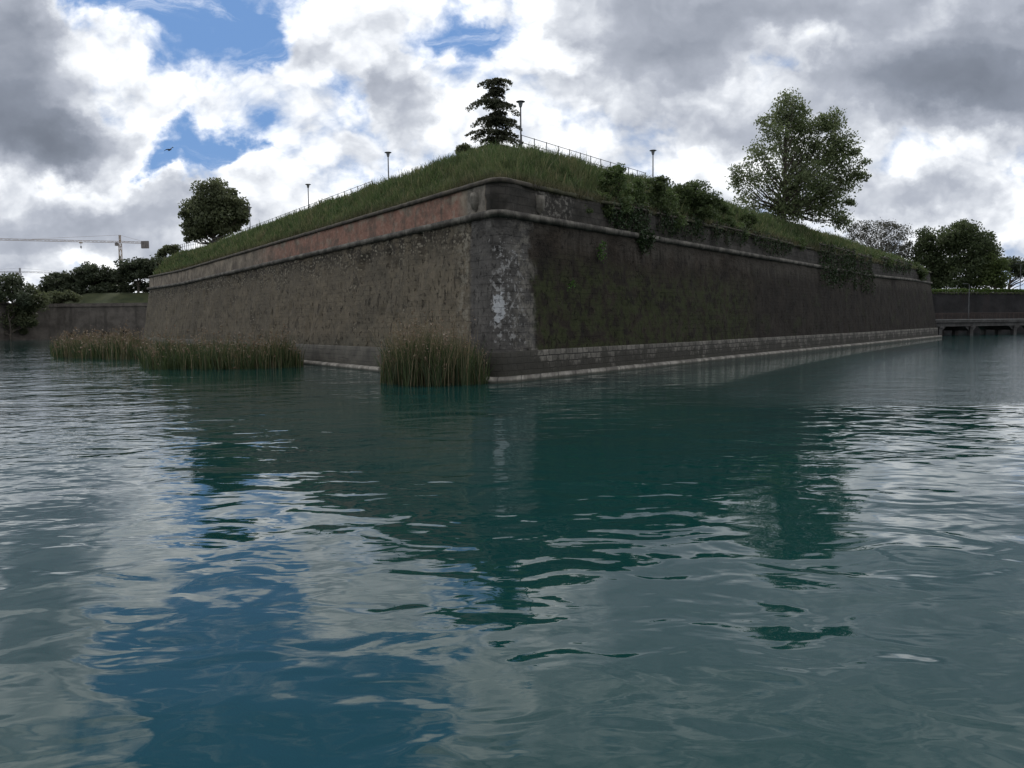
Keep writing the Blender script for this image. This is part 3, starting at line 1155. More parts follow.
rshrub(912, 2.6, [(912, 270, 9, 7, 0, 9, 90, 0.8), (920, 274, 6, 6, 0, 6, 80, 0.7), (902, 266, 8, 6, 0, 7, 80, 0.8)],
       'dark shrub at the far right end of the rampart above the bridge', M_shrub_dark, 0.3)
rshrub(880, 2.6, [(880, 262, 14, 6, 0, 10, 90, 0.8), (866, 260, 9, 5, 0, 6, 80, 0.7)],
       'low spreading shrub along the far coping beyond the hanging ivy', M_shrub_dark, 0.28)
rshrub(795, 2.4, [(795, 244, 13, 5, 0, 9, 80, 0.5), (778, 240, 9, 6, 0, 7, 80, 0.5)],
       'low scrub on the coping below the trunk of the tall tree', M_shrub_mid, 0.2)


def hanging(px0, w0, ytop, ybot, label, seed, mat, n=900, leaf=0.17, out=0.18, name='ivy', grp='ivy hanging down the right wall'):
    """plants hanging over the parapet, following the wall face"""
    rg = np.random.default_rng(seed)
    t0 = t_at(px0, 3, 1.9)
    root = bank_point(3, t0, 2.0)
    th = thing(name, root, label, 'climbing plant', grp)
    k = root.y / FPX
    zt = pix(px0, ytop, root.y).z
    zb = pix(px0, ybot, root.y).z
    along = (uR[0] - uR[1] * (px0 - CX) / FPX)
    wm = w0 * k / along
    L = []
    mb = MB()
    nst = max(3, int(wm * 3))
    for i in range(nst):
        tt_ = t0 + rg.uniform(-0.5, 0.5) * wm
        ze = zb + (zt - zb) * rg.uniform(0, 0.55) * (0.3 + abs(tt_ - t0) / wm * 2)
        pts = []
        steps = 10
        x = tt_
        for j in range(steps + 1):
            f = j / steps
            z = zt + (ze - zt) * f
            x += rg.normal(0, 0.07)
            d = 1.86 if z > 9.2 else (1.44 if z > 8.8 else 0.74 + (z - 1.45) * 0.137)
            q = Cc + uR * x + NRM[2] * (d - out * rg.uniform(0.5, 1.0))
            pts.append(Vector((q[0], q[1], z * float(lift(np.array(x))))))
        mb.tube(pts, [0.025] * (steps + 1), 4, False)
        for j in range(max(5, n // nst)):
            f = rg.random() ** 0.8 * steps
            a = min(int(f), steps - 1)
            p = pts[a].lerp(pts[a + 1], f - a)
            L.append(tuple(p + Vector(rg.normal(0, 0.14, 3))))
    run = []
    for j in range(7):
        q = Cc + uR * (t0 + (j / 6 - 0.5) * wm * 1.06) + NRM[2] * (1.86 - out * 0.75)
        run.append(Vector((q[0], q[1], zt * float(lift(np.array(t0))) - 0.3)))
    mb.tube(run, [0.07] * 7, 6)
    V, F = leaf_quads(np.array(L), leaf, -0.1)
    link_np('leaves', V, F, mat, th)
    mb.build('stem', M_bark, th)


hanging(639, 15, 205, 258, 'long dark ivy curtain hanging past the cordon below the pale lamp post', 1, M_ivy, 1500)
hanging(620, 24, 205, 232, 'dark ivy mat on the parapet under the leafy mid-green shrub', 2, M_ivy, 1100)
hanging(680, 45, 215, 240, 'ragged ivy mat on the parapet under the widest dark shrub', 3, M_ivy, 1400)
hanging(728, 34, 225, 247, 'thin ivy trailing over the parapet below the upright shrub', 4, M_ivy, 800)
hanging(835, 34, 246, 290, 'thick ivy drapery hanging far along the right wall, the broadest of all', 5, M_ivy, 2600, 0.24, 0.3)
hanging(862, 14, 254, 296, 'narrow ivy tail hanging just beyond the broadest drapery', 6, M_ivy, 900, 0.24, 0.25)
hanging(770, 40, 236, 256, 'patchy ivy on the parapet under the tall tree', 7, M_ivy, 900, 0.19)
hanging(895, 30, 262, 276, 'ivy fringe along the coping near the far end of the right wall', 8, M_ivy, 800, 0.27)


def wall_weed(px, py, wpx, hpx, label, seed, n):
    rg = np.random.default_rng(seed)
    t0 = t_at(px, 3, 1.4)
    q = Cc + uR * t0 + NRM[2] * 1.4
    z0 = pix(px, py, q[1]).z
    d0 = 0.74 + (z0 - 1.45) * 0.137
    q = Cc + uR * t0 + NRM[2] * (d0 - 0.02)
    k = q[1] / FPX
    th = thing('wall_plant', (q[0], q[1], z0), label, 'plant', 'bright weeds rooted in the right wall')
    L = []
    mb = MB()
    for i in range(7):
        a = t0 + rg.normal(0, wpx * k * 0.55)
        ze = z0 + rg.uniform(-1, 0.8) * hpx * k * 0.5
        e2 = Cc + uR * a + NRM[2] * (d0 - rg.uniform(0.12, 0.3))
        e = Vector((e2[0], e2[1], ze))
        mb.tube([Vector((q[0], q[1], z0)), Vector((q[0], q[1], z0)).lerp(e, 0.5) + Vector((0, -0.08, 0.05)), e], [0.015, 0.012, 0.006], 4, False)
        for _ in range(n // 7):
            f = rg.uniform(0.2, 1.1)
            L.append(tuple(Vector((q[0], q[1], z0)).lerp(e, f) + Vector(rg.normal(0, 0.09, 3)) - Vector((NRM[2][0], NRM[2][1], 0)) * 0.08))
    V, F = leaf_quads(np.array(L), 0.13, 0.2)
    link_np('leaves', V, F, M_bright, th)
    mb.build('stem', M_bark, th)


wall_weed(601, 252, 6, 26, 'bright green weed high on the right wall just under the cordon', 21, 170)
wall_weed(567, 284, 6, 16, 'smaller bright weed lower on the right wall nearer the corner', 22, 80)

# small dark bushes seen on the skyline
p = pix(466, 152, 66)
p.z = 13.6
shrub('bush', 'low dark bush breaking the skyline left of the cedar', 'bush', p, [(467, 149, 8, 3, 0, 7, 110, 0.3), (461, 151, 6, 2, 0, 4, 90, 0.25)], 66, 0.17, M_leaf_holm, None, 6)
p = pix(172, 251, 150)
p.z = 14.3
shrub('bush', 'small dark bush at the left end of the rampart below the round tree', 'bush', p, [(172, 250, 9, 4, 0, 8, 120, 0.8), (163, 253, 5, 3, 0, 4, 100, 0.7)], 150, 0.35, M_leaf_holm, None, 6)

# ------------------------------------------------------------------ railings on the crest
M_iron = simple('painted_iron', (0.03, 0.03, 0.03), (0.055, 0.052, 0.05), 6.0, 0.6)


def railing(seg, t0, t1, step, h, label):
    org = bank_point(seg, t0, 6.9)
    rail = thing('railing', org, label, 'railing', 'railings along the crest of the bastion')
    n = int((t1 - t0) / step)
    pts = []
    for i in range(n + 1):
        p = bank_point(seg, t0 + i * step, 6.9) + Vector((0, 0, -0.05))
        pts.append(p)
    for p in pts:
        mb = MB()
        mb.box(p + Vector((0, 0, h / 2)), (0.055, 0.055, h))
        mb.build('post', M_iron, rail)
    for hz, nm in ((h - 0.05, 'top_rail'), (h * 0.55, 'middle_rail')):
        mb = MB()
        mb.tube([p + Vector((0, 0, hz)) + Vector((0.0, -0.045, 0)) for p in pts], 0.02, 6)
        mb.build(nm, M_iron, rail)


railing(1, t_at(376, 1, 6.9), 112, 1.6, 1.02, 'long iron railing with close posts along the left crest')
railing(3, t_at(524, 3, 6.9), t_at(648, 3, 6.9), 1.5, 1.15, 'iron railing running down the right crest from the cedar to the shrubs')

# ------------------------------------------------------------------ lamp posts on the path
M_lampmetal = simple('lamp_dark_metal', (0.035, 0.036, 0.038), (0.06, 0.06, 0.06), 5.0, 0.5)
M_lampglass = simple('lamp_milky_glass', (0.12, 0.125, 0.13), (0.2, 0.205, 0.21), 4.0, 0.3)
LH = 5.3


def lamp_proto(loc, label):
    t = thing('street_lamp', loc, label, 'street lamp', 'path lamps on top of the bastion')
    mb = MB()
    o = Vector(loc)
    mb.lathe(o, [(0.13, -0.3), (0.13, 0.5), (0.075, 0.6), (0.06, 2.5), (0.05, LH - 0.45)], 10)
    mb.build('pole', M_lampmetal, t, True)
    mb = MB()
    mb.lathe(o, [(0.07, LH - 0.449), (0.10, LH - 0.42), (0.18, LH - 0.1), (0.17, LH - 0.08)], 12)
    mb.build('lantern', M_lampglass, t)
    mb = MB()
    mb.lathe(o, [(0.31, LH - 0.079), (0.33, LH - 0.04), (0.24, LH), (0.05, LH + 0.03)], 14)
    mb.build('cap', M_lampmetal, t)
    return t


lamps = [(520.5, 101, 62, 'street lamp beside the cedar at the highest point of the bastion'),
         (388, 152, 80, 'street lamp above the left railing, nearer the salient of the two slim ones'),
         (308, 184, 97, 'street lamp over the middle of the long left railing'),
         (249.5, 207, 116, 'street lamp at the left, close to the round tree'),
         (653, 150, 80, 'street lamp rising behind the shrubs of the right parapet')]
L0 = None
for px, py, Y, lab in lamps:
    p = pix(px, py, Y)
    p.z -= LH
    if L0 is None:
        L0 = lamp_proto(p, lab)
    else:
        dup(L0, p, lab)

# ------------------------------------------------------------------ reeds
def reed_material(name, c1, c2):
    return leafmat(name, c1, c2, None, 0.3)


M_reed = reed_material('reed_green', (0.028, 0.045, 0.018), (0.06, 0.082, 0.03))
M_reed_dry = reed_material('reed_dry', (0.10, 0.085, 0.05), (0.20, 0.165, 0.095))
M_plume = reed_material('reed_plume', (0.11, 0.078, 0.052), (0.19, 0.14, 0.095))


def reed_bed(label, poly, n, h0, dry, k=1.0):
    """poly: plan outline (convex list of points)"""
    P = np.array(poly)
    tri = [(P[0], P[i], P[i + 1]) for i in range(1, len(P) - 1)]
    ar = np.array([abs(np.cross(b - a, c - a)) for a, b, c in tri])
    pick = RNG.choice(len(tri), n, p=ar / ar.sum())
    u = RNG.random((n, 2))
    fl = u.sum(1) > 1
    u[fl] = 1 - u[fl]
    T = np.array(tri)[pick]
    xy = T[:, 0] + (T[:, 1] - T[:, 0]) * u[:, :1] + (T[:, 2] - T[:, 0]) * u[:, 1:]
    cen = P.mean(0)
    t = thing('reed_bed', (cen[0], cen[1], 0), label, 'reeds', 'reed beds in front of the left wall')
    nz = np.array([mnoise.noise(Vector((q[0] * 0.55, q[1] * 0.55, 2.2))) for q in xy])
    nz2 = np.array([mnoise.noise(Vector((q[0] * 0.2, q[1] * 0.2, 8.2))) for q in xy])
    # beds thin out and stand lower towards their edge
    ed = np.full(n, 9.0)
    for i in range(len(P)):
        a_, b_ = P[i], P[(i + 1) % len(P)]
        ab = b_ - a_
        f = np.clip(((xy - a_) @ ab) / (ab @ ab), 0, 1)
        ed = np.minimum(ed, np.linalg.norm(xy - a_ - f[:, None] * ab, axis=1))
    keep = RNG.random(n) < np.clip(0.18 + ed / 1.2 + 0.8 * np.array([mnoise.noise(Vector((q[0] * 0.9, q[1] * 0.9, 6.1))) for q in xy]), 0, 1)
    xy, ed, n = xy[keep], ed[keep], int(keep.sum())
    nz = nz[keep]
    nz2 = nz2[keep]
    h = h0 * (0.58 + 0.30 * nz + 0.30 * nz2 + 0.30 * np.clip(ed / 1.6, 0, 1) + RNG.normal(0, 0.15, n))
    h = np.maximum(h, 0.35)
    base = np.concatenate([xy, np.full((n, 1), -0.15)], 1)
    dr = RNG.random(n) < (dry + 0.25 * nz2)
    V, F = blades(base[~dr], h[~dr] * 0.85, np.full((~dr).sum(), 0.05 * k), 0.21)
    link_np('green_leaves', V, F, M_reed, t)
    hd = h[dr] * RNG.uniform(0.75, 1.3, dr.sum())
    V, F = blades(base[dr], hd, np.full(dr.sum(), 0.032 * k), 0.11)
    link_np('dry_stalks', V, F, M_reed_dry, t)
    # plumes: soft tufts along the upper stalks
    src = base[dr]
    m_ = len(src)
    L = []
    hasp = RNG.random(m_) < 0.4
    src, hd, m_ = src[hasp], hd[hasp], int(hasp.sum())
    for r in range(4):
        f = RNG.uniform(0.84, 1.02, m_)
        L.append(src + np.stack([RNG.normal(0, 0.06, m_), RNG.normal(0, 0.06, m_), hd * f], -1))
    V, F = leaf_quads(np.concatenate(L), 0.11 * k, -0.5)
    link_np('plumes', V, F, M_plume, t)


def wpt(px, Y):
    return ((px - CX) / FPX * Y, Y)


reed_bed('tall reed clump standing in the water nearest the bastion corner, brown plumes on top', [wpt(378, 44.5), wpt(392, 42.5), wpt(432, 41.3), wpt(470, 42.0), wpt(492, 43.6), wpt(484, 46.0), wpt(455, 47.8), wpt(420, 48), wpt(386, 47)], 5200, 2.9, 0.32)
reed_bed('long dark reed bed along the foot of the left wall', [wpt(302, 64), wpt(292, 61.5), wpt(250, 60.5), wpt(190, 60.5), wpt(142, 62), wpt(140, 76), wpt(240, 74), wpt(304, 68)], 7500, 2.15, 0.22, 1.4)
reed_bed('farthest reed bed, low and tawny, at the left edge of the moat', [wpt(140, 80), wpt(100, 84), wpt(55, 90), wpt(50, 108), wpt(110, 106), wpt(152, 98), wpt(150, 84)], 6000, 2.3, 0.34, 1.9)

# ------------------------------------------------------------------ far left: curtain wall, trees, cranes
def stone_plain(name, c1, c2, c3, sc=0.5):
    mt, g = newmat(name)
    o = g.tex()
    n1 = g.noise(o, sc, 7, 0.65)
    n2 = g.noise(g.vscale(o, (1.0, 1.0, 0.15)), sc * 1.6, 5, 0.6)
    c = g.mix(g.sm(n1, 0.35, 0.65), c1, c2)
    c = g.mix(g.mul(g.sm(n2, 0.52, 0.66), 0.6), c, c3)
    g.put(g.bsdf.inputs['Base Color'], c)
    g.put(g.bsdf.inputs['Normal'], g.bump(n1, 1.0, 0.3))
    return mt


M_curt = stone_plain('curtain_wall_stone', (0.065, 0.056, 0.048), (0.115, 0.10, 0.085), (0.04, 0.035, 0.03), 0.35)
M_dark = simple('opening_shade_colour', (0.008, 0.008, 0.008), (0.014, 0.013, 0.012), 1.0, 0.95)  # near-black colour stands in for the shade inside the arches
M_hill = simple('hill_turf', (0.022, 0.03, 0.012), (0.05, 0.056, 0.024), 0.25, 0.9, 0.3)

YW = 258.0
cw = thing('curtain_wall', pix(88, 338, YW), 'long low brown rampart wall across the water at the far left', 'wall')
cw.location.z = 0
mb = MB()
xs = [wpt(-160, 215), wpt(28, 252), wpt(60, 258), wpt(142, 258), wpt(230, 258)]
i0 = 0
for x, y in xs:
    mb.v += [(x, y - 0.9, -1.5), (x, y - 0.9, 0.0), (x, y, 9.6), (x, y - 0.25, 9.7), (x, y - 0.25, 10.05), (x, y, 10.1), (x, y + 0.05, 10.75), (x, y + 2.5, 10.8), (x, y + 2.5, -1.5)]
for k in range(len(xs) - 1):
    for j in range(8):
        a = k * 9 + j
        mb.f.append((a, a + 9, a + 10, a + 1))
mb.build('wall', M_curt, cw)
for px, w, h in ((88, 1.6, 1.7), (108, 2.6, 2.0), (127, 3.0, 2.6), (74, 1.2, 1.3)):
    # low arched openings at the water: a flat panel coloured as the shade inside, with a stone surround
    x, y = wpt(px, YW)
    mb = MB()
    n = 12
    ring_o, ring_i = [], []
    for j in range(n + 1):
        a = math.pi * j / n
        ring_o.append((x + math.cos(a) * w * 0.62, 1.3 + math.sin(a) * h * 0.62))
        ring_i.append((x + math.cos(a) * w * 0.5, 1.3 + math.sin(a) * h * 0.5))
    ring_o = [(x + w * 0.62, -0.5)] + ring_o + [(x - w * 0.62, -0.5)]
    ring_i = [(x + w * 0.5, -0.5)] + ring_i + [(x - w * 0.5, -0.5)]
    N = len(ring_o)
    for (ox, oz), (ix, iz) in zip(ring_o, ring_i):
        mb.v += [(ox, y - 1.05 + 0.094 * max(oz, 0), oz), (ix, y - 1.05 + 0.094 * max(iz, 0), iz), (ix, y - 0.9 + 0.094 * max(iz, 0) - 0.01, iz)]
    for j in range(N - 1):
        a = j * 3
        mb.f += [(a, a + 3, a + 4, a + 1), (a + 1, a + 4, a + 5, a + 2)]
    arch = mb.build('arch', M_curt, cw)
    mb = MB()
    mb.v = [(ix, y - 0.93 + 0.094 * max(iz, 0), iz) for ix, iz in ring_i]
    mb.f = [tuple(range(N))]
    ch = mb.build('opening_shade', M_dark, None)
    ch.parent = arch
    ch.location = (0, 0, 0)
    ch.data.transform(Matrix.Translation(-Vector(cw.location)))

# grassy bank behind the curtain wall and land to the horizon
def hill_grid(name, x0, x1, y0, y1, nx, ny, zf, mat):
    V, F = [], []
    for j in range(ny + 1):
        for i in range(nx + 1):
            x = x0 + (x1 - x0) * i / nx
            y = y0 + (y1 - y0) * j / ny
            V.append((x, y, zf(x, y)))
    for j in range(ny):
        for i in range(nx):
            a = j * (nx + 1) + i
            F.append((a, a + 1, a + nx + 2, a + nx + 1))
    return kind(link(name, V, F, mat, None, True), 'structure')


def zhill(x, y):
    pxl = x / y * FPX + CX
    rise = 4.2 * float(smooth01(np.array(pxl), 40, 95)) + 0.6
    return 9.6 + rise * float(smooth01(np.array(y), 260.2, 272)) + 0.25 * mnoise.noise(Vector((x * 0.2, y * 0.2, 0))) - 6 * float(smooth01(np.array(y), 300, 330))


hill_grid('hill', -210, -60, 260.2, 330, 70, 40, zhill, M_hill)

# the land: one sheet out to the horizon
gv_ = [(-5000, 262, 8.8), (-150, 262, 8.8), (-50, 275, 8.8), (20, 275, 8.8), (70, 215, 8.8), (240, 262, 8.8), (5000, 400, 8.8), (5000, 7000, 8.8), (-5000, 7000, 8.8)]
kind(link('ground', gv_, [tuple(range(len(gv_)))], M_hill), 'structure')

M_leaf_pine = leafmat('pine_needles', (0.04, 0.053, 0.03), (0.07, 0.085, 0.045), (0.055, 0.068, 0.038), 0.4, 0.15)
M_leaf_far = leafmat('willow_leaves', (0.045, 0.06, 0.03), (0.08, 0.095, 0.05), (0.055, 0.07, 0.04), 0.3, 0.15)
GP = 'umbrella pines on the far left rampart'
pines = [
    (62, 300, 272, 274, [(58, 284, 20, 9, 0, 16, 150, 1.9), (72, 282, 14, 9, 0, 10, 150, 1.8), (50, 290, 10, 6, 0, 7, 130, 1.5), (66, 291, 20, 6, 0, 10, 120, 1.6)], 'leftmost umbrella pine of the row, lowest and broad'),
    (92, 298, 266, 276, [(90, 274, 17, 9, 0, 15, 150, 1.9), (80, 282, 9, 7, 0, 6, 130, 1.5), (99, 282, 18, 8, 0, 12, 140, 1.7)], 'second umbrella pine from the left, its dome rising above its neighbours'),
    (116, 297, 268, 280, [(113, 276, 14, 7, 0, 11, 150, 1.9), (104, 281, 12, 6, 0, 8, 140, 1.6), (118, 283, 13, 6, 0, 8, 120, 1.6)], 'third umbrella pine, half hidden between two taller ones'),
    (138, 296, 260, 272, [(136, 266, 17, 7, 0, 15, 150, 1.9), (124, 272, 9, 6, 0, 7, 140, 1.6), (150, 266, 12, 7, 0, 9, 140, 1.7), (138, 274, 18, 6, 0, 11, 110, 1.6)], 'tallest umbrella pine nearest the bastion, bare stems under its crown'),
    (166, 296, 260, 276, [(164, 264, 13, 6, 0, 10, 150, 1.8), (176, 266, 11, 6, 0, 8, 140, 1.7)], 'umbrella pine mostly hidden behind the left end of the bastion'),
]
for px, py, ty, Y, cl, lab in pines:
    b = pix(px, py, Y)
    b.z = min(b.z, zhill(b.x, b.y))
    tpz = pix(px, ty + 8, Y)
    tree('umbrella_pine', lab, 'tree', b, tpz.z, 0.5, cl, Y, 0.75, M_leaf_pine, M_bark, GP, 16, tpz, 0.4, 0.4, (2.0, 0.8, 1.1))
for i_, (px, py, rx, ry, lab) in enumerate([(46, 297, 14, 6, 'dark undergrowth at the left foot of the pine row'), (70, 295, 16, 5, 'dark undergrowth below the leftmost pines'), (100, 291, 14, 6, 'dark undergrowth in the middle of the pine row'), (124, 289, 12, 6, 'dark undergrowth below the tallest umbrella pine'), (146, 287, 12, 6, 'dark undergrowth between the pines and the bastion edge')]):
    p = pix(px, py + 6, 274)
    p.z = zhill(p.x, p.y)
    shrub('bush', lab, 'bush', p, [(px, py, rx, ry, 0, 12, 90, 1.3)], 275, 0.7, M_leaf_pine, 'undergrowth on the far left rampart', 8)
GF = 'loose trees by the far left wall'
fars = [(12, 308, 278, 246, [(10, 283, 13, 8, 0, 12, 70, 1.7), (2, 296, 12, 10, 0, 10, 80, 1.8), (20, 296, 12, 10, 0, 10, 80, 1.7), (-14, 290, 14, 14, 0, 12, 80, 1.9)], 'pale grey-green feathery tree at the far left edge', M_leaf_far),
        (34, 308, 284, 250, [(28, 292, 8, 8, 0, 8, 80, 1.6), (36, 300, 10, 9, 0, 10, 90, 1.6), (26, 305, 9, 6, 0, 7, 90, 1.4)], 'smaller dark leafy tree between the feathery tree and the pines', M_leaf_holm),
        (54, 304, 297, 262, [(55, 300, 11, 6, 0, 9, 120, 1.4), (68, 297, 9, 6, 0, 8, 120, 1.3)], 'low round bushy tree at the foot of the umbrella pines', M_leaf_holm),
        (52, 318, 304, 249, [(20, 318, 14, 16, 0, 16, 130, 1.6), (4, 318, 10, 18, 0, 14, 130, 1.6), (-12, 316, 10, 16, 0, 12, 130, 1.6)], 'dark leafy mass hanging over the far left wall down to the water', M_leaf_holm)]
for px, py, ty, Y, cl, lab, mt in fars:
    b = pix(px, py, Y)
    b.z = 8.9 if 'mass' not in lab else 0.2
    if 'mass' in lab:
        b = Vector((pix(10, 330, Y - 3).x, Y - 3, -0.3))
    ttp = Vector((b.x, b.y, pix(px, ty + 4, Y).z))
    tree('leafy_tree', lab, 'tree', b, ttp.z, 0.35, cl, Y, 0.7, mt, M_bark, GF, 24, ttp, 0.2, 0.4, (1.8, 1.0, 1.2))

M_crane = simple('crane_yellow_paint', (0.24, 0.165, 0.10), (0.32, 0.23, 0.145), 0.5, 0.6)
M_crane_grey = simple('crane_grey_steel', (0.16, 0.15, 0.15), (0.24, 0.23, 0.23), 0.5, 0.6)
M_conc = simple('crane_ballast_concrete', (0.13, 0.115, 0.11), (0.2, 0.18, 0.17), 0.7, 0.9)


def lattice(mb, a, b, w, n, r):
    """square lattice beam from a to b"""
    a, b = Vector(a), Vector(b)
    q = (b - a).to_track_quat('Y', 'Z').to_matrix()
    cs = [q @ Vector((sx * w / 2, 0, sz * w / 2)) for sx, sz in ((-1, -1), (1, -1), (1, 1), (-1, 1))]
    for c in cs:
        mb.bar(a + c, b + c, r)
    for i in range(n):
        p, s = a.lerp(b, i / n), a.lerp(b, (i + 1) / n)
        for j in range(4):
            c0, c1 = cs[j], cs[(j + 1) % 4]
            mb.bar(p + c0, s + c1, r * 0.7) if i % 2 else mb.bar(p + c1, s + c0, r * 0.7)


def crane(mast_px, base_z, Y, y_jib, left_px, right_px, y_left, top_px, label, hook_px=None, ballast=True, mat=None):
    k = Y / FPX
    c = pix(mast_px, y_jib, Y)
    t = thing('tower_crane', (c.x, Y, base_z), label, 'crane', 'tower cranes on the far left skyline')
    mb = MB()
    lattice(mb, (c.x, Y, base_z), (c.x, Y, c.z - 0.8), 1.4, 16, 0.22)
    mb.build('mast', mat, t)
    mb = MB()
    mb.box((c.x - 1.3, Y - 1.6, c.z - 1.4), (1.6, 1.7, 2.0))
    mb.build('cab', M_conc, t)
    top = pix(mast_px, top_px, Y)
    mb = MB()
    lattice(mb, (c.x, Y, c.z - 0.7), (c.x, Y, top.z), 0.8, 4, 0.18)
    mb.build('mast_head', mat, t)
    jl = pix(left_px, y_left, Y)
    mb = MB()
    lattice(mb, (c.x - 0.9, Y, c.z), (jl.x, Y, jl.z), 0.95, 40, 0.14)
    mb.build('jib', mat, t)
    jr = pix(right_px, y_jib + 1, Y)
    mb = MB()
    lattice(mb, (c.x + 0.9, Y, c.z), (jr.x, Y, jr.z), 0.95, 12, 0.14)
    mb.build('counter_jib', mat, t)
    mb = MB()
    mb.bar((c.x, Y, top.z), Vector((c.x, Y, c.z)).lerp(Vector((jl.x, Y, jl.z)), 0.55) + Vector((0, 0, 0.6)), 0.1)
    mb.bar((c.x, Y, top.z), (jr.x - 2, Y, jr.z + 0.6), 0.1)
    mb.build('tie_bar', mat, t)
    if ballast:
        mb = MB()
        for i in range(3):
            mb.box((jr.x - 3.3 + i * 1.45, Y, jr.z - 1.0), (1.35, 1.6, 4.4))
        mb.build('counterweight', M_conc, t)
    if hook_px:
        h = pix(hook_px[0], hook_px[1], Y)
        j = pix(hook_px[0], y_jib, Y)
        mb = MB()
        mb.box((h.x, Y, j.z - 0.5), (1.6, 1.3, 0.5))
        mb.build('trolley', mat, t)
        mb = MB()
        mb.bar((h.x - 0.25, Y, j.z - 0.75), (h.x - 0.1, Y, h.z + 0.5), 0.08)
        mb.bar((h.x + 0.25, Y, j.z - 0.75), (h.x + 0.1, Y, h.z + 0.5), 0.08)
        mb.box((h.x, Y, h.z), (0.8, 0.5, 1.0))
        mb.tube([(h.x, Y, h.z - 0.5), (h.x + 0.3, Y, h.z - 0.9), (h.x, Y, h.z - 1.2), (h.x - 0.3, Y, h.z - 0.95)], 0.1, 5)
        mb.build('hook_block', M_crane_grey, t)


crane(120, 8, 520, 242, -40, 148, 238.5, 235, 'yellow tower crane with concrete counterweight behind the umbrella pines', (81, 247), True, M_crane)
crane(20, 8, 640, 272, -60, 66, 272, 268, 'farther tower crane whose thin jib shows low above the left trees', None, False, M_crane_grey)

# ------------------------------------------------------------------ far right: bridge, hedge wall, trees
M_bconc = stone_plain('bridge_concrete', (0.06, 0.056, 0.053), (0.10, 0.095, 0.09), (0.04, 0.037, 0.035), 0.5)
M_bridge_rail = simple('bridge_railing_rust', (0.035, 0.025, 0.022), (0.06, 0.043, 0.037), 1.0, 0.7)
B0 = Vector((pix(925, 330, 160).x, 160, 0))
B1 = Vector((pix(1130, 330, 178).x, 178, 0))
bd = (B1 - B0).normalized()
bn = Vector((-bd.y, bd.x, 0))
bl = (B1 - B0).length
bq = bd.to_track_quat('X', 'Z').to_matrix()
bridge = thing('bridge', B0, 'low concrete road bridge on slab piers at the right edge', 'bridge')


def bpt(t, n, z):
    return B0 + bd * t + bn * n + Vector((0, 0, z))


mb = MB()
mb.box(bpt(bl / 2, 4.0, 2.72), (bl, 8.6, 0.45), bq)
mb.build('deck', M_bconc, bridge)
mb = MB()
mb.box(bpt(bl / 2, -0.15, 3.03), (bl, 0.5, 0.16), bq)
mb.build('kerb', simple('kerb_pale_concrete', (0.14, 0.135, 0.13), (0.2, 0.195, 0.185), 1.0, 0.85), bridge)
for n in (0.3, 2.8, 5.3, 7.8):
    mb = MB()
    mb.box(bpt(bl / 2, n, 2.12), (bl, 0.4, 0.74), bq)
    mb.build('girder', M_bconc, bridge)
pier_t = []
for px in (972, 1015.5, 1060, 1104, 941):
    r = (px - CX) / FPX
    pier_t.append((r * B0.y - B0.x) / (bd.x - r * bd.y))
for t in pier_t:
    mb = MB()
    for n in (0.5, 4.0, 7.5):
        mb.box(bpt(t, n, 0.0), (0.75, 0.8, 3.0), bq)
    mb.box(bpt(t, 4.0, 1.61), (1.0, 8.4, 0.26), bq)
    # haunches under the girders on both sides of the pier head
    for sgn in (-1, 1):
        a = len(mb.v)
        for n in (0.3, 7.7):
            for (dt, z) in ((0.5, 1.74), (1.5, 1.74), (0.5, 0.9)):
                mb.v.append(tuple(bpt(t + sgn * dt, n, z)))
        mb.f += [(a, a + 1, a + 2), (a + 3, a + 5, a + 4), (a, a + 3, a + 4, a + 1), (a + 1, a + 4, a + 5, a + 2), (a + 2, a + 5, a + 3, a)]
    mb.build('pier', M_bconc, bridge)
for n in (-0.1, 7.9):
    mb = MB()
    for z in (3.25, 3.5, 3.75, 4.0):
        mb.tube([bpt(0, n, z), bpt(bl, n, z)], 0.045, 5)
    mb.tube([bpt(0, n, 4.25), bpt(bl, n, 4.25)], 0.07, 6)
    k = 0.3
    while k < bl:
        mb.box(bpt(k, n, 3.66), (0.09, 0.09, 1.16), bq)
        k += 1.2
    mb.build('railing', M_bridge_rail, bridge)

# lamp on the bridge and mast beyond
Bq = B0 + bn * 7.2
p = bpt((lambda r: (r * Bq.y - Bq.x) / (bd.x - r * bd.y))((968 - CX) / FPX), 7.2, 3.1)
zt = pix(968, 284, p.y).z


def bridge_lamp(p, H, label):
    t = thing('street_lamp', p, label, 'street lamp', 'plain posts near the bridge')
    mb = MB()
    mb.lathe(p, [(0.11, -0.4), (0.10, 1.0), (0.07, H - 0.2), (0.06, H - 0.15)], 8)
    mb.build('pole', M_lamp_pale, t, True)
    mb = MB()
    mb.tube([p + Vector((0, 0, H - 0.16)), p + Vector((-0.2, -0.1, H)), p + Vector((-0.9, -0.2, H + 0.08))], 0.045, 6)
    mb.build('arm', M_lamp_pale, t)
    mb = MB()
    mb.box(p + Vector((-1.15, -0.25, H + 0.06)), (0.6, 0.22, 0.12))
    mb.build('lamp_head', M_lamp_pale, t)


M_lamp_pale = simple('galvanised_steel', (0.06, 0.063, 0.065), (0.10, 0.104, 0.106), 3.0, 0.5)
bridge_lamp(p, zt - p.z, 'slim grey lamp post standing on the bridge in front of the hedge')
p2 = pix(1020, 292, 205)
p2.z = 8.8
bridge_lamp(p2, pix(1020, 264, 205).z - 8.8, 'pale lamp post at the right edge behind the hedge')

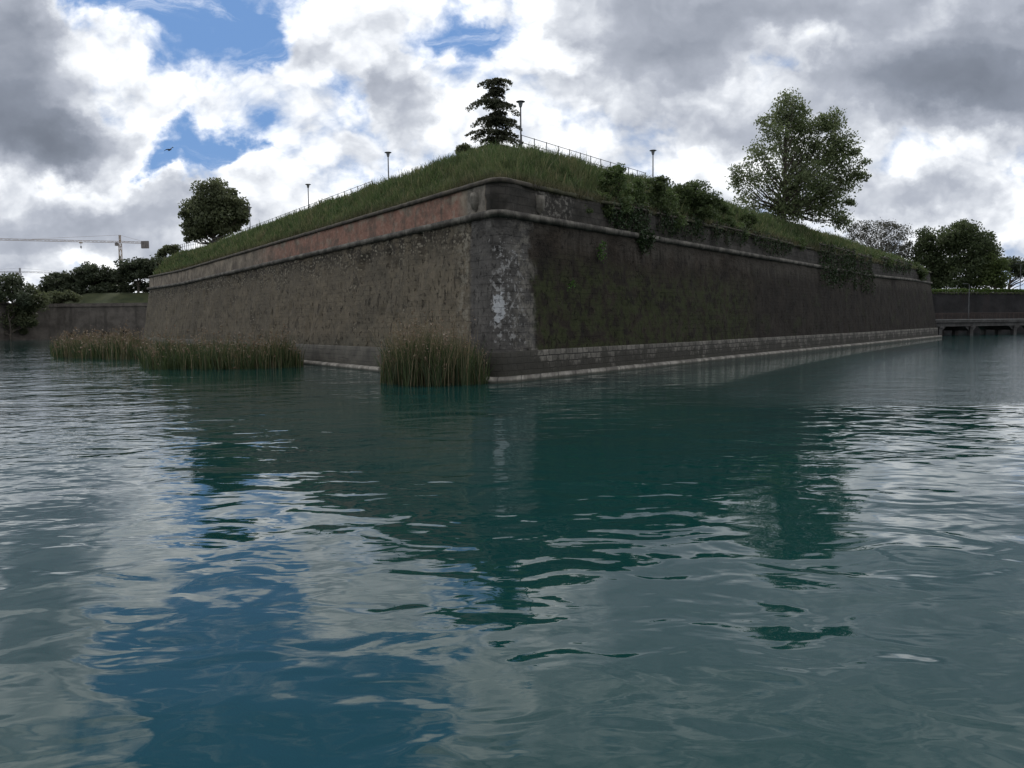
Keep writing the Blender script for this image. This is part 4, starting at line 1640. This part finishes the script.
# retaining wall with clipped hedge
W0 = Vector((pix(915, 330, 184).x, 184, 0))
W1 = Vector((pix(1150, 330, 206).x, 206, 0))
wd = (W1 - W0).normalized()
wn = Vector((-wd.y, wd.x, 0))
wl = (W1 - W0).length
rw = thing('retaining_wall', W0, 'tall dark retaining wall behind the bridge at the right', 'wall')
mb = MB()
q = wd.to_track_quat('X', 'Z').to_matrix()
mb.box(W0 + wd * wl / 2 + wn * 1.0 + Vector((0, 0, 3.6)), (wl, 2.0, 10.4), q)
mb.build('wall', stone_plain('retaining_wall_stone', (0.014, 0.013, 0.013), (0.03, 0.028, 0.028), (0.03, 0.022, 0.02), 0.3), rw)
mb = MB()
mb.box(W0 + wd * wl / 2 + wn * 0.9 + Vector((0, 0, 8.9)), (wl, 2.3, 0.2), q)
mb.build('coping', M_curt, rw)
hd = thing('hedge', W0 + Vector((0, 0, 9.0)), 'clipped light green hedge running along the top of the dark retaining wall', 'hedge')
n = 16000
hp = np.stack([RNG.uniform(0, wl, n), RNG.uniform(-0.4, 1.3, n), RNG.uniform(0, 1, n) ** 0.6], -1)
hnz = np.array([mnoise.noise(Vector((a * 0.5, 0, 3.3))) for a in hp[:, 0]])
HP = np.array(W0)[None] + np.array(wd)[None] * hp[:, :1] + np.array(wn)[None] * hp[:, 1:2]
HP[:, 2] = 8.6 + hp[:, 2] * (1.15 + 0.18 * hnz)
V, F = leaf_quads(HP, 0.32, 0.3)
link_np('foliage', V, F, leafmat('hedge_leaves', (0.06, 0.10, 0.02), (0.10, 0.145, 0.035), None, 0.35), hd)
kx = 0.5
while kx < wl:
    mb = MB()
    b = W0 + wd * kx + wn * 0.5 + Vector((0, 0, 8.95))
    mb.tube([b, b + Vector((0.1, 0, 0.5)), b + Vector((-0.1, 0.1, 0.9))], [0.05, 0.035, 0.015], 5)
    kx += 1.3
    mb.build('stem', M_bark, hd)

M_leaf_soft = leafmat('soft_green_leaves', (0.05, 0.07, 0.03), (0.09, 0.115, 0.05), (0.07, 0.09, 0.04), 0.5, 0.12)
M_leaf_soft2 = leafmat('yellow_green_leaves', (0.07, 0.10, 0.03), (0.11, 0.145, 0.045), (0.09, 0.115, 0.038), 0.5, 0.12)
M_leaf_grey = leafmat('sparse_grey_leaves', (0.06, 0.062, 0.045), (0.095, 0.095, 0.07), None, 0.3, 0.12)
GR = 'trees behind the bridge'
rts = [
    (882, 285, 224, 205, [(862, 236, 14, 16, 0, 22, 60, 1.6), (880, 230, 16, 12, 0, 24, 60, 1.6), (897, 236, 15, 14, 0, 22, 70, 1.6), (880, 247, 28, 14, 0, 34, 80, 1.7), (908, 248, 8, 10, 0, 10, 70, 1.5), (852, 228, 6, 8, 0, 7, 40, 1.2)],
     'thin greyish tree with mostly bare twigs behind the end of the rampart', M_leaf_grey, 0.36, 110, 'bare_tree'),
    (938, 286, 232, 203, [(930, 242, 14, 14, 0, 16, 100, 1.6), (922, 258, 12, 16, 0, 14, 110, 1.6), (944, 258, 18, 20, 0, 22, 130, 1.8), (935, 275, 22, 10, 0, 16, 120, 1.7), (930, 284, 26, 6, 0, 12, 110, 1.5)],
     'full dark green tree just right of the rampart end', M_leaf_soft, 0.5, 40, 'leafy_tree'),
    (968, 286, 226, 198, [(962, 234, 22, 13, 0, 24, 115, 1.7), (972, 246, 26, 16, 0, 26, 130, 1.9), (950, 240, 14, 12, 0, 12, 110, 1.6), (984, 256, 18, 17, 0, 18, 125, 1.7), (966, 268, 30, 15, 0, 26, 130, 1.8), (966, 282, 32, 7, 0, 18, 120, 1.5)],
     'largest rounded green tree above the hedge', M_leaf_soft, 0.5, 60, 'leafy_tree'),
    (996, 288, 250, 194, [(995, 268, 10, 14, 0, 12, 120, 1.5), (985, 277, 12, 10, 0, 10, 120, 1.5), (1000, 280, 8, 8, 0, 7, 110, 1.3)],
     'yellow-green tree at the right foot of the largest rounded tree', M_leaf_soft2, 0.45, 24, 'leafy_tree'),
    (1010, 288, 258, 232, [(1008, 264, 11, 6, 0, 10, 140, 1.7), (1020, 270, 9, 7, 0, 8, 130, 1.6), (1036, 268, 14, 9, 0, 12, 130, 1.8)],
     'umbrella-shaped dark pine at the right edge of the view', M_leaf_pine, 0.6, 16, 'umbrella_pine'),
]
for px, py, ty, Y, cl, lab, mt, lf, nl, nm in rts:
    b = pix(px, py, Y)
    b.z = 8.75
    tp_ = pix(px, ty + 6, Y)
    tree(nm, lab, 'tree', b, tp_.z, 0.42, cl, Y, lf, mt, M_bark_pale if nm == 'bare_tree' else M_bark, GR, nl, tp_, 0.2, 0.5, (1.0, 1.0, 1.0) if nm == 'bare_tree' else (2.0, 0.75, 1.15))

# ------------------------------------------------------------------ the bird
def bird():
    Y = 85.0
    c = pix(170, 150, Y)
    me = bpy.data.meshes.new('bird')
    # one continuous skin: body, head, tail, two wings caught mid-beat
    v = [(0, 0, 0), (0.14, 0, 0.02), (0.24, 0, 0.04), (0.33, 0, 0.03), (-0.16, 0, 0.0), (-0.34, 0, 0.02),
         (0.06, -0.16, 0.10), (-0.02, -0.38, 0.16), (-0.14, -0.60, 0.10), (0.06, 0.16, 0.10), (-0.02, 0.38, 0.16), (-0.14, 0.60, 0.10)]
    e = [(0, 1), (1, 2), (2, 3), (0, 4), (4, 5), (0, 6), (6, 7), (7, 8), (0, 9), (9, 10), (10, 11)]
    me.from_pydata(v, e, [])
    ob = bpy.data.objects.new('bird', me)
    COL.objects.link(ob)
    md = ob.modifiers.new('skin', 'SKIN')
    rad = [(0.09, 0.08), (0.085, 0.075), (0.055, 0.055), (0.012, 0.012), (0.07, 0.055), (0.09, 0.012),
           (0.13, 0.025), (0.12, 0.018), (0.03, 0.008), (0.13, 0.025), (0.12, 0.018), (0.03, 0.008)]
    for sv, r in zip(me.skin_vertices[0].data, rad):
        sv.radius = r
    me.skin_vertices[0].data[0].use_root = True
    ob.modifiers.new('sub', 'SUBSURF').levels = 2
    ob.modifiers['sub'].render_levels = 2
    ob.location = c
    ob.rotation_euler = (R(25), R(-8), R(-35))
    me.materials.append(simple('bird_feathers', (0.06, 0.055, 0.055), (0.12, 0.11, 0.11), 6.0, 0.8))
    tag(ob, 'small dark bird in flight against the clouds at the left', 'bird')


bird()

# ------------------------------------------------------------------ water
def water_material():
    mt, g = newmat('moat_water')
    o = g.tex()
    x, y, _ = g.sep(o)
    p = g.bsdf.inputs
    n0 = g.noise(o, 0.05, 3, 0.5)
    col = g.mix(g.sm(n0, 0.35, 0.65), (0.0024, 0.0260, 0.0262), (0.0034, 0.033, 0.0315))
    g.put(p['Base Color'], col)
    p['Roughness'].default_value = 0.015
    p['IOR'].default_value = 1.333
    p['Specular IOR Level'].default_value = 0.5
    p['Specular Tint'].default_value = (0.84, 1.0, 0.99, 1.0)
    # swell, ripples and fine wind ripples; wind patches on the right reach and in the open water at the left
    v1 = g.vadd(g.vscale(o, (0.7, 1.0, 1)), (3.1, 0, 0))
    w1 = g.noise(v1, 0.42, 1, 0.4, 0.5)
    w2 = g.noise(g.vscale(o, (0.8, 1.0, 1)), 1.15, 1.3, 0.45, 0.9)
    w3 = g.noise(g.vscale(o, (0.6, 1.0, 1)), 5.5, 3, 0.55, 0.2)
    w4 = g.noise(g.vscale(o, (0.6, 1.0, 1)), 2.6, 2, 0.5, 0.4)
    big = g.noise(o, 0.06, 2, 0.5)
    bw = g.mul(g.sub(big, 0.5), 16)
    # right reach: beyond about 29 m, to the right of the salient
    patch_r = g.mul(g.sm(g.add(y, g.mul(bw, 0.25)), 28.5, 31.0), g.sm(g.sub(g.add(x, bw), g.mul(y, 0.16)), -1.0, 5.0))
    patch_l = g.mul(g.sm(g.add(g.add(x, g.mul(y, 0.36)), bw), 0.0, -7.0), g.sm(y, 8, 16))
    calm = g.mul(g.noise(o, 0.11, 2, 0.5), 0.9)
    a1 = g.add(0.045, g.mul(calm, 0.03))
    a2 = g.add(0.016, g.mul(g.sm(calm, 0.34, 0.54), 0.022))
    a4 = g.add(g.add(0.0032, g.mul(g.sm(g.noise(g.vadd(o, (31, 7, 0)), 0.16, 3, 0.6), 0.42, 0.62), 0.0035)), g.add(g.mul(patch_l, 0.012), g.mul(g.sm(calm, 0.42, 0.58), 0.004)))
    gust = g.sm(g.noise(g.vscale(o, (0.5, 1.0, 1)), 0.22, 4, 0.6), 0.48, 0.66)
    a3 = g.add(g.add(0.0003, g.mul(gust, 0.0016)), g.add(g.mul(patch_r, 0.036), g.mul(patch_l, 0.0022)))
    h = g.add(g.add(g.mul(w1, a1), g.mul(w4, a4)), g.add(g.mul(w2, a2), g.mul(w3, a3)))
    b = g.N.new('ShaderNodeBump')
    b.inputs['Strength'].default_value = 1.0
    b.inputs['Distance'].default_value = 1.0
    g.put(b.inputs['Height'], h)
    g.put(p['Normal'], b.outputs[0])
    return mt


wv = [(-3000, -300, 0), (3000, -300, 0), (3000, 3000, 0), (-3000, 3000, 0)]
kind(link('water', wv, [(0, 1, 2, 3)], water_material()), 'structure')
kind(link('moat_bed', [(a * 1.0, b, -3.0) for a, b, _ in wv], [(0, 1, 2, 3)], simple('moat_silt', (0.05, 0.06, 0.04), (0.08, 0.09, 0.06), 0.2)), 'structure')

# ------------------------------------------------------------------ sky
SUN_AZ, SUN_EL = R(-14), R(56)          # azimuth from +Y towards +X
w = bpy.data.worlds.new('World')
SC.world = w
w.use_nodes = True
g = G(w.node_tree)
bg = g.N['Background']
bg.inputs['Strength'].default_value = 0.1
sky = g.N.new('ShaderNodeTexSky')
sky.sky_type = 'NISHITA'
sky.sun_disc = False
sky.sun_elevation = SUN_EL
sky.sun_rotation = SUN_AZ
sky.air_density = 1.0
sky.dust_density = 0.8
d = g.tex('Generated')
dx, dy, dz = g.sep(d)
ay = g.m('MAXIMUM', g.m('ABSOLUTE', dy), 0.22)
U = g.m('DIVIDE', dx, ay)
Vv = g.m('DIVIDE', dz, ay)
sgn = g.mul(g.m('GREATER_THAN', 0.0, dy), 5.3)
P = g.comb(U, g.mul(Vv, 1.25), sgn)
wc = g.noise(P, 7.0, 6, 0.58, 0.0, True)
wv2 = g.N.new('ShaderNodeVectorMath')
wv2.operation = 'SUBTRACT'
g.put(wv2.inputs[0], wc)
wv2.inputs[1].default_value = (0.5, 0.5, 0.5)
warp = g.vscale(wv2.outputs[0], (0.17, 0.17, 0.0))
wx, wy, _ = g.sep(warp)
Uw = g.add(U, wx)
Vw = g.add(Vv, wy)

BLOBS = [  # photograph column, row, radii, thickness of the cloud added (or taken away)
    (205, 8, 105, 48, -0.62), (262, 42, 30, 22, -0.3), (300, 50, 40, 30, 0.12), (120, -5, 70, 32, -0.45), (270, -90, 170, 80, -0.62), (185, -140, 150, 80, -0.5),
    (212, 150, 54, 38, -0.85), (185, 112, 28, 18, -0.40), (243, 160, 32, 20, -0.50), (165, 172, 24, 12, -0.4),
    (352, 76, 26, 16, -0.16), (640, 150, 60, 40, 0.2), (860, 160, 60, 40, 0.08), (1010, 240, 60, 40, 0.1), (458, 22, 46, 34, -0.42), (562, 46, 32, 20, -0.42), (468, 66, 14, 26, -0.22), (520, 25, 40, 20, -0.2),
    (2, 85, 85, 105, 0.62), (80, 142, 75, 32, 0.48), (20, -10, 55, 70, 0.38), (20, 132, 90, 46, 0.30),
    (60, 232, 150, 40, 0.42), (160, 205, 70, 26, 0.22), (30, 275, 60, 22, 0.2), (95, 262, 28, 22, -0.3),
    (404, 100, 30, 60, 0.40), (345, 15, 50, 30, 0.10), (352, 152, 28, 30, 0.24),
    (640, 42, 110, 66, 0.52), (905, 96, 190, 52, 0.62), (1010, 40, 150, 80, 0.50), (780, 20, 130, 50, 0.42), (720, 118, 90, 26, 0.25), (880, -60, 300, 80, 0.45), (600, -60, 150, 60, 0.35),
    (790, 50, 60, 25, -0.22), (985, 5, 60, 14, -0.25),
    (900, 205, 130, 34, 0.40), (700, 200, 60, 26, 0.10), (1000, 262, 40, 32, -0.12), (930, 158, 60, 16, -0.05), (960, 250, 60, 20, 0.15),
    (800, -250, 400, 130, 0.35), (60, -220, 130, 120, 0.35), (480, -200, 120, 90, 0.2),
]
T = None
for bx, by, rx, ry, amp in BLOBS:
    r0_ = ray(bx, by)
    u0, v0 = r0_.x / r0_.y, r0_.z / r0_.y
    du = g.m('MULTIPLY', g.sub(Uw, u0), FPX / (rx * (1.25 if amp > 0 else 1.5)))
    dv = g.m('MULTIPLY', g.sub(Vw, v0), FPX / (ry * (1.25 if amp > 0 else 1.5)))
    r2 = g.m('MULTIPLY_ADD', dv, dv, g.mul(du, du))
    f = g.m('SUBTRACT', 1.0, r2, clamp=True)
    f = g.mul(f, f)
    amp = amp * (1.0 if amp > 0 else 0.88)
    T = g.mul(f, amp) if T is None else g.m('MULTIPLY_ADD', f, amp, T)
Pw = g.vadd(P, g.vscale(wv2.outputs[0], (0.10, 0.10, 0.0)))


def puffs(off, detail):
    n_ = g.N.new('ShaderNodeTexVoronoi')
    n_.feature = 'F1'
    g.put(n_.inputs['Vector'], g.vadd(Pw, off))
    n_.inputs['Scale'].default_value = 11.0
    n_.inputs['Detail'].default_value = detail
    n_.inputs['Roughness'].default_value = 0.55
    n_.inputs['Lacunarity'].default_value = 2.2
    return g.m('SUBTRACT', 0.55, n_.outputs['Distance'])


fbm = g.noise(P, 6.5, 9, 0.6, 0.25)
fbm2 = g.noise(g.vadd(P, (2.3, 1.1, 0.7)), 3.2, 3, 0.5)
pf = puffs((0, 0, 0), 3.0)
pf_up = puffs((-0.006, 0.028, 0.0), 2.0)
base = g.add(g.add(T, 0.62), g.mul(g.sub(fbm2, 0.5), 0.30))
thick = g.add(g.add(base, 0.05), g.add(g.mul(g.sub(fbm, 0.5), 1.35), g.mul(pf, 0.30)))
# light from above: compare with the density a little higher up
fbm_up = g.noise(g.vadd(P, (-0.01, 0.035, 0.0)), 6.5, 6, 0.6, 0.25)
lit = g.add(g.mul(g.sub(fbm, fbm_up), 1.0), g.mul(g.sub(pf, pf_up), 0.42))
K = 14.0
soft = g.sm(base, 0.75, 1.15, 1.0, 0.35)
shade = g.add(g.sub(base, 0.195), g.mul(g.sub(g.mul(g.sub(fbm, 0.5), 0.40), g.mul(lit, 0.82)), soft))
cl = g.ramp(g.m('MULTIPLY', shade, 0.625), [
    (0.14, (1.0, 1.0, 1.0)), (0.28, (0.72, 0.74, 0.77)), (0.38, (0.52, 0.545, 0.59)), (0.50, (0.335, 0.36, 0.415)), (0.68, (0.19, 0.213, 0.26)), (0.95, (0.108, 0.124, 0.155))])
clk = g.N.new('ShaderNodeVectorMath')
clk.operation = 'SCALE'
g.put(clk.inputs[0], cl)
clk.inputs['Scale'].default_value = K
wisp = g.mul(g.sm(g.noise(g.vadd(g.vscale(Pw, (1.0, 2.2, 1.0)), (0.9, 4.1, 0)), 7.0, 7, 0.66, 0.6), 0.50, 0.78), 0.42)
cover = g.m('MAXIMUM', g.sm(thick, 0.10, 0.54), wisp)
blue = g.mix(0.8, sky.outputs[0], (1.25, 2.9, 6.3))
fin = g.mix(cover, blue, clk.outputs[0])
g.put(bg.inputs['Color'], fin)

sl = bpy.data.lights.new('sun', 'SUN')
sl.energy = 1.8
sl.angle = R(12)
sl.color = (1.0, 0.95, 0.88)
so = bpy.data.objects.new('sun', sl)
COL.objects.link(so)
sd = Vector((math.sin(SUN_AZ) * math.cos(SUN_EL), math.cos(SUN_AZ) * math.cos(SUN_EL), math.sin(SUN_EL)))
so.rotation_euler = sd.to_track_quat('Z', 'Y').to_euler()
so.location = (0, 0, 60)

vs = SC.view_settings
vs.view_transform = 'Standard'
vs.look = 'None'
vs.exposure = 0.0
vs.gamma = 1.0
vs.use_curve_mapping = False
SC.cycles.max_bounces = 6
w.cycles.sampling_method = 'MANUAL'
w.cycles.sample_map_resolution = 512
SC.cycles.transparent_max_bounces = 4
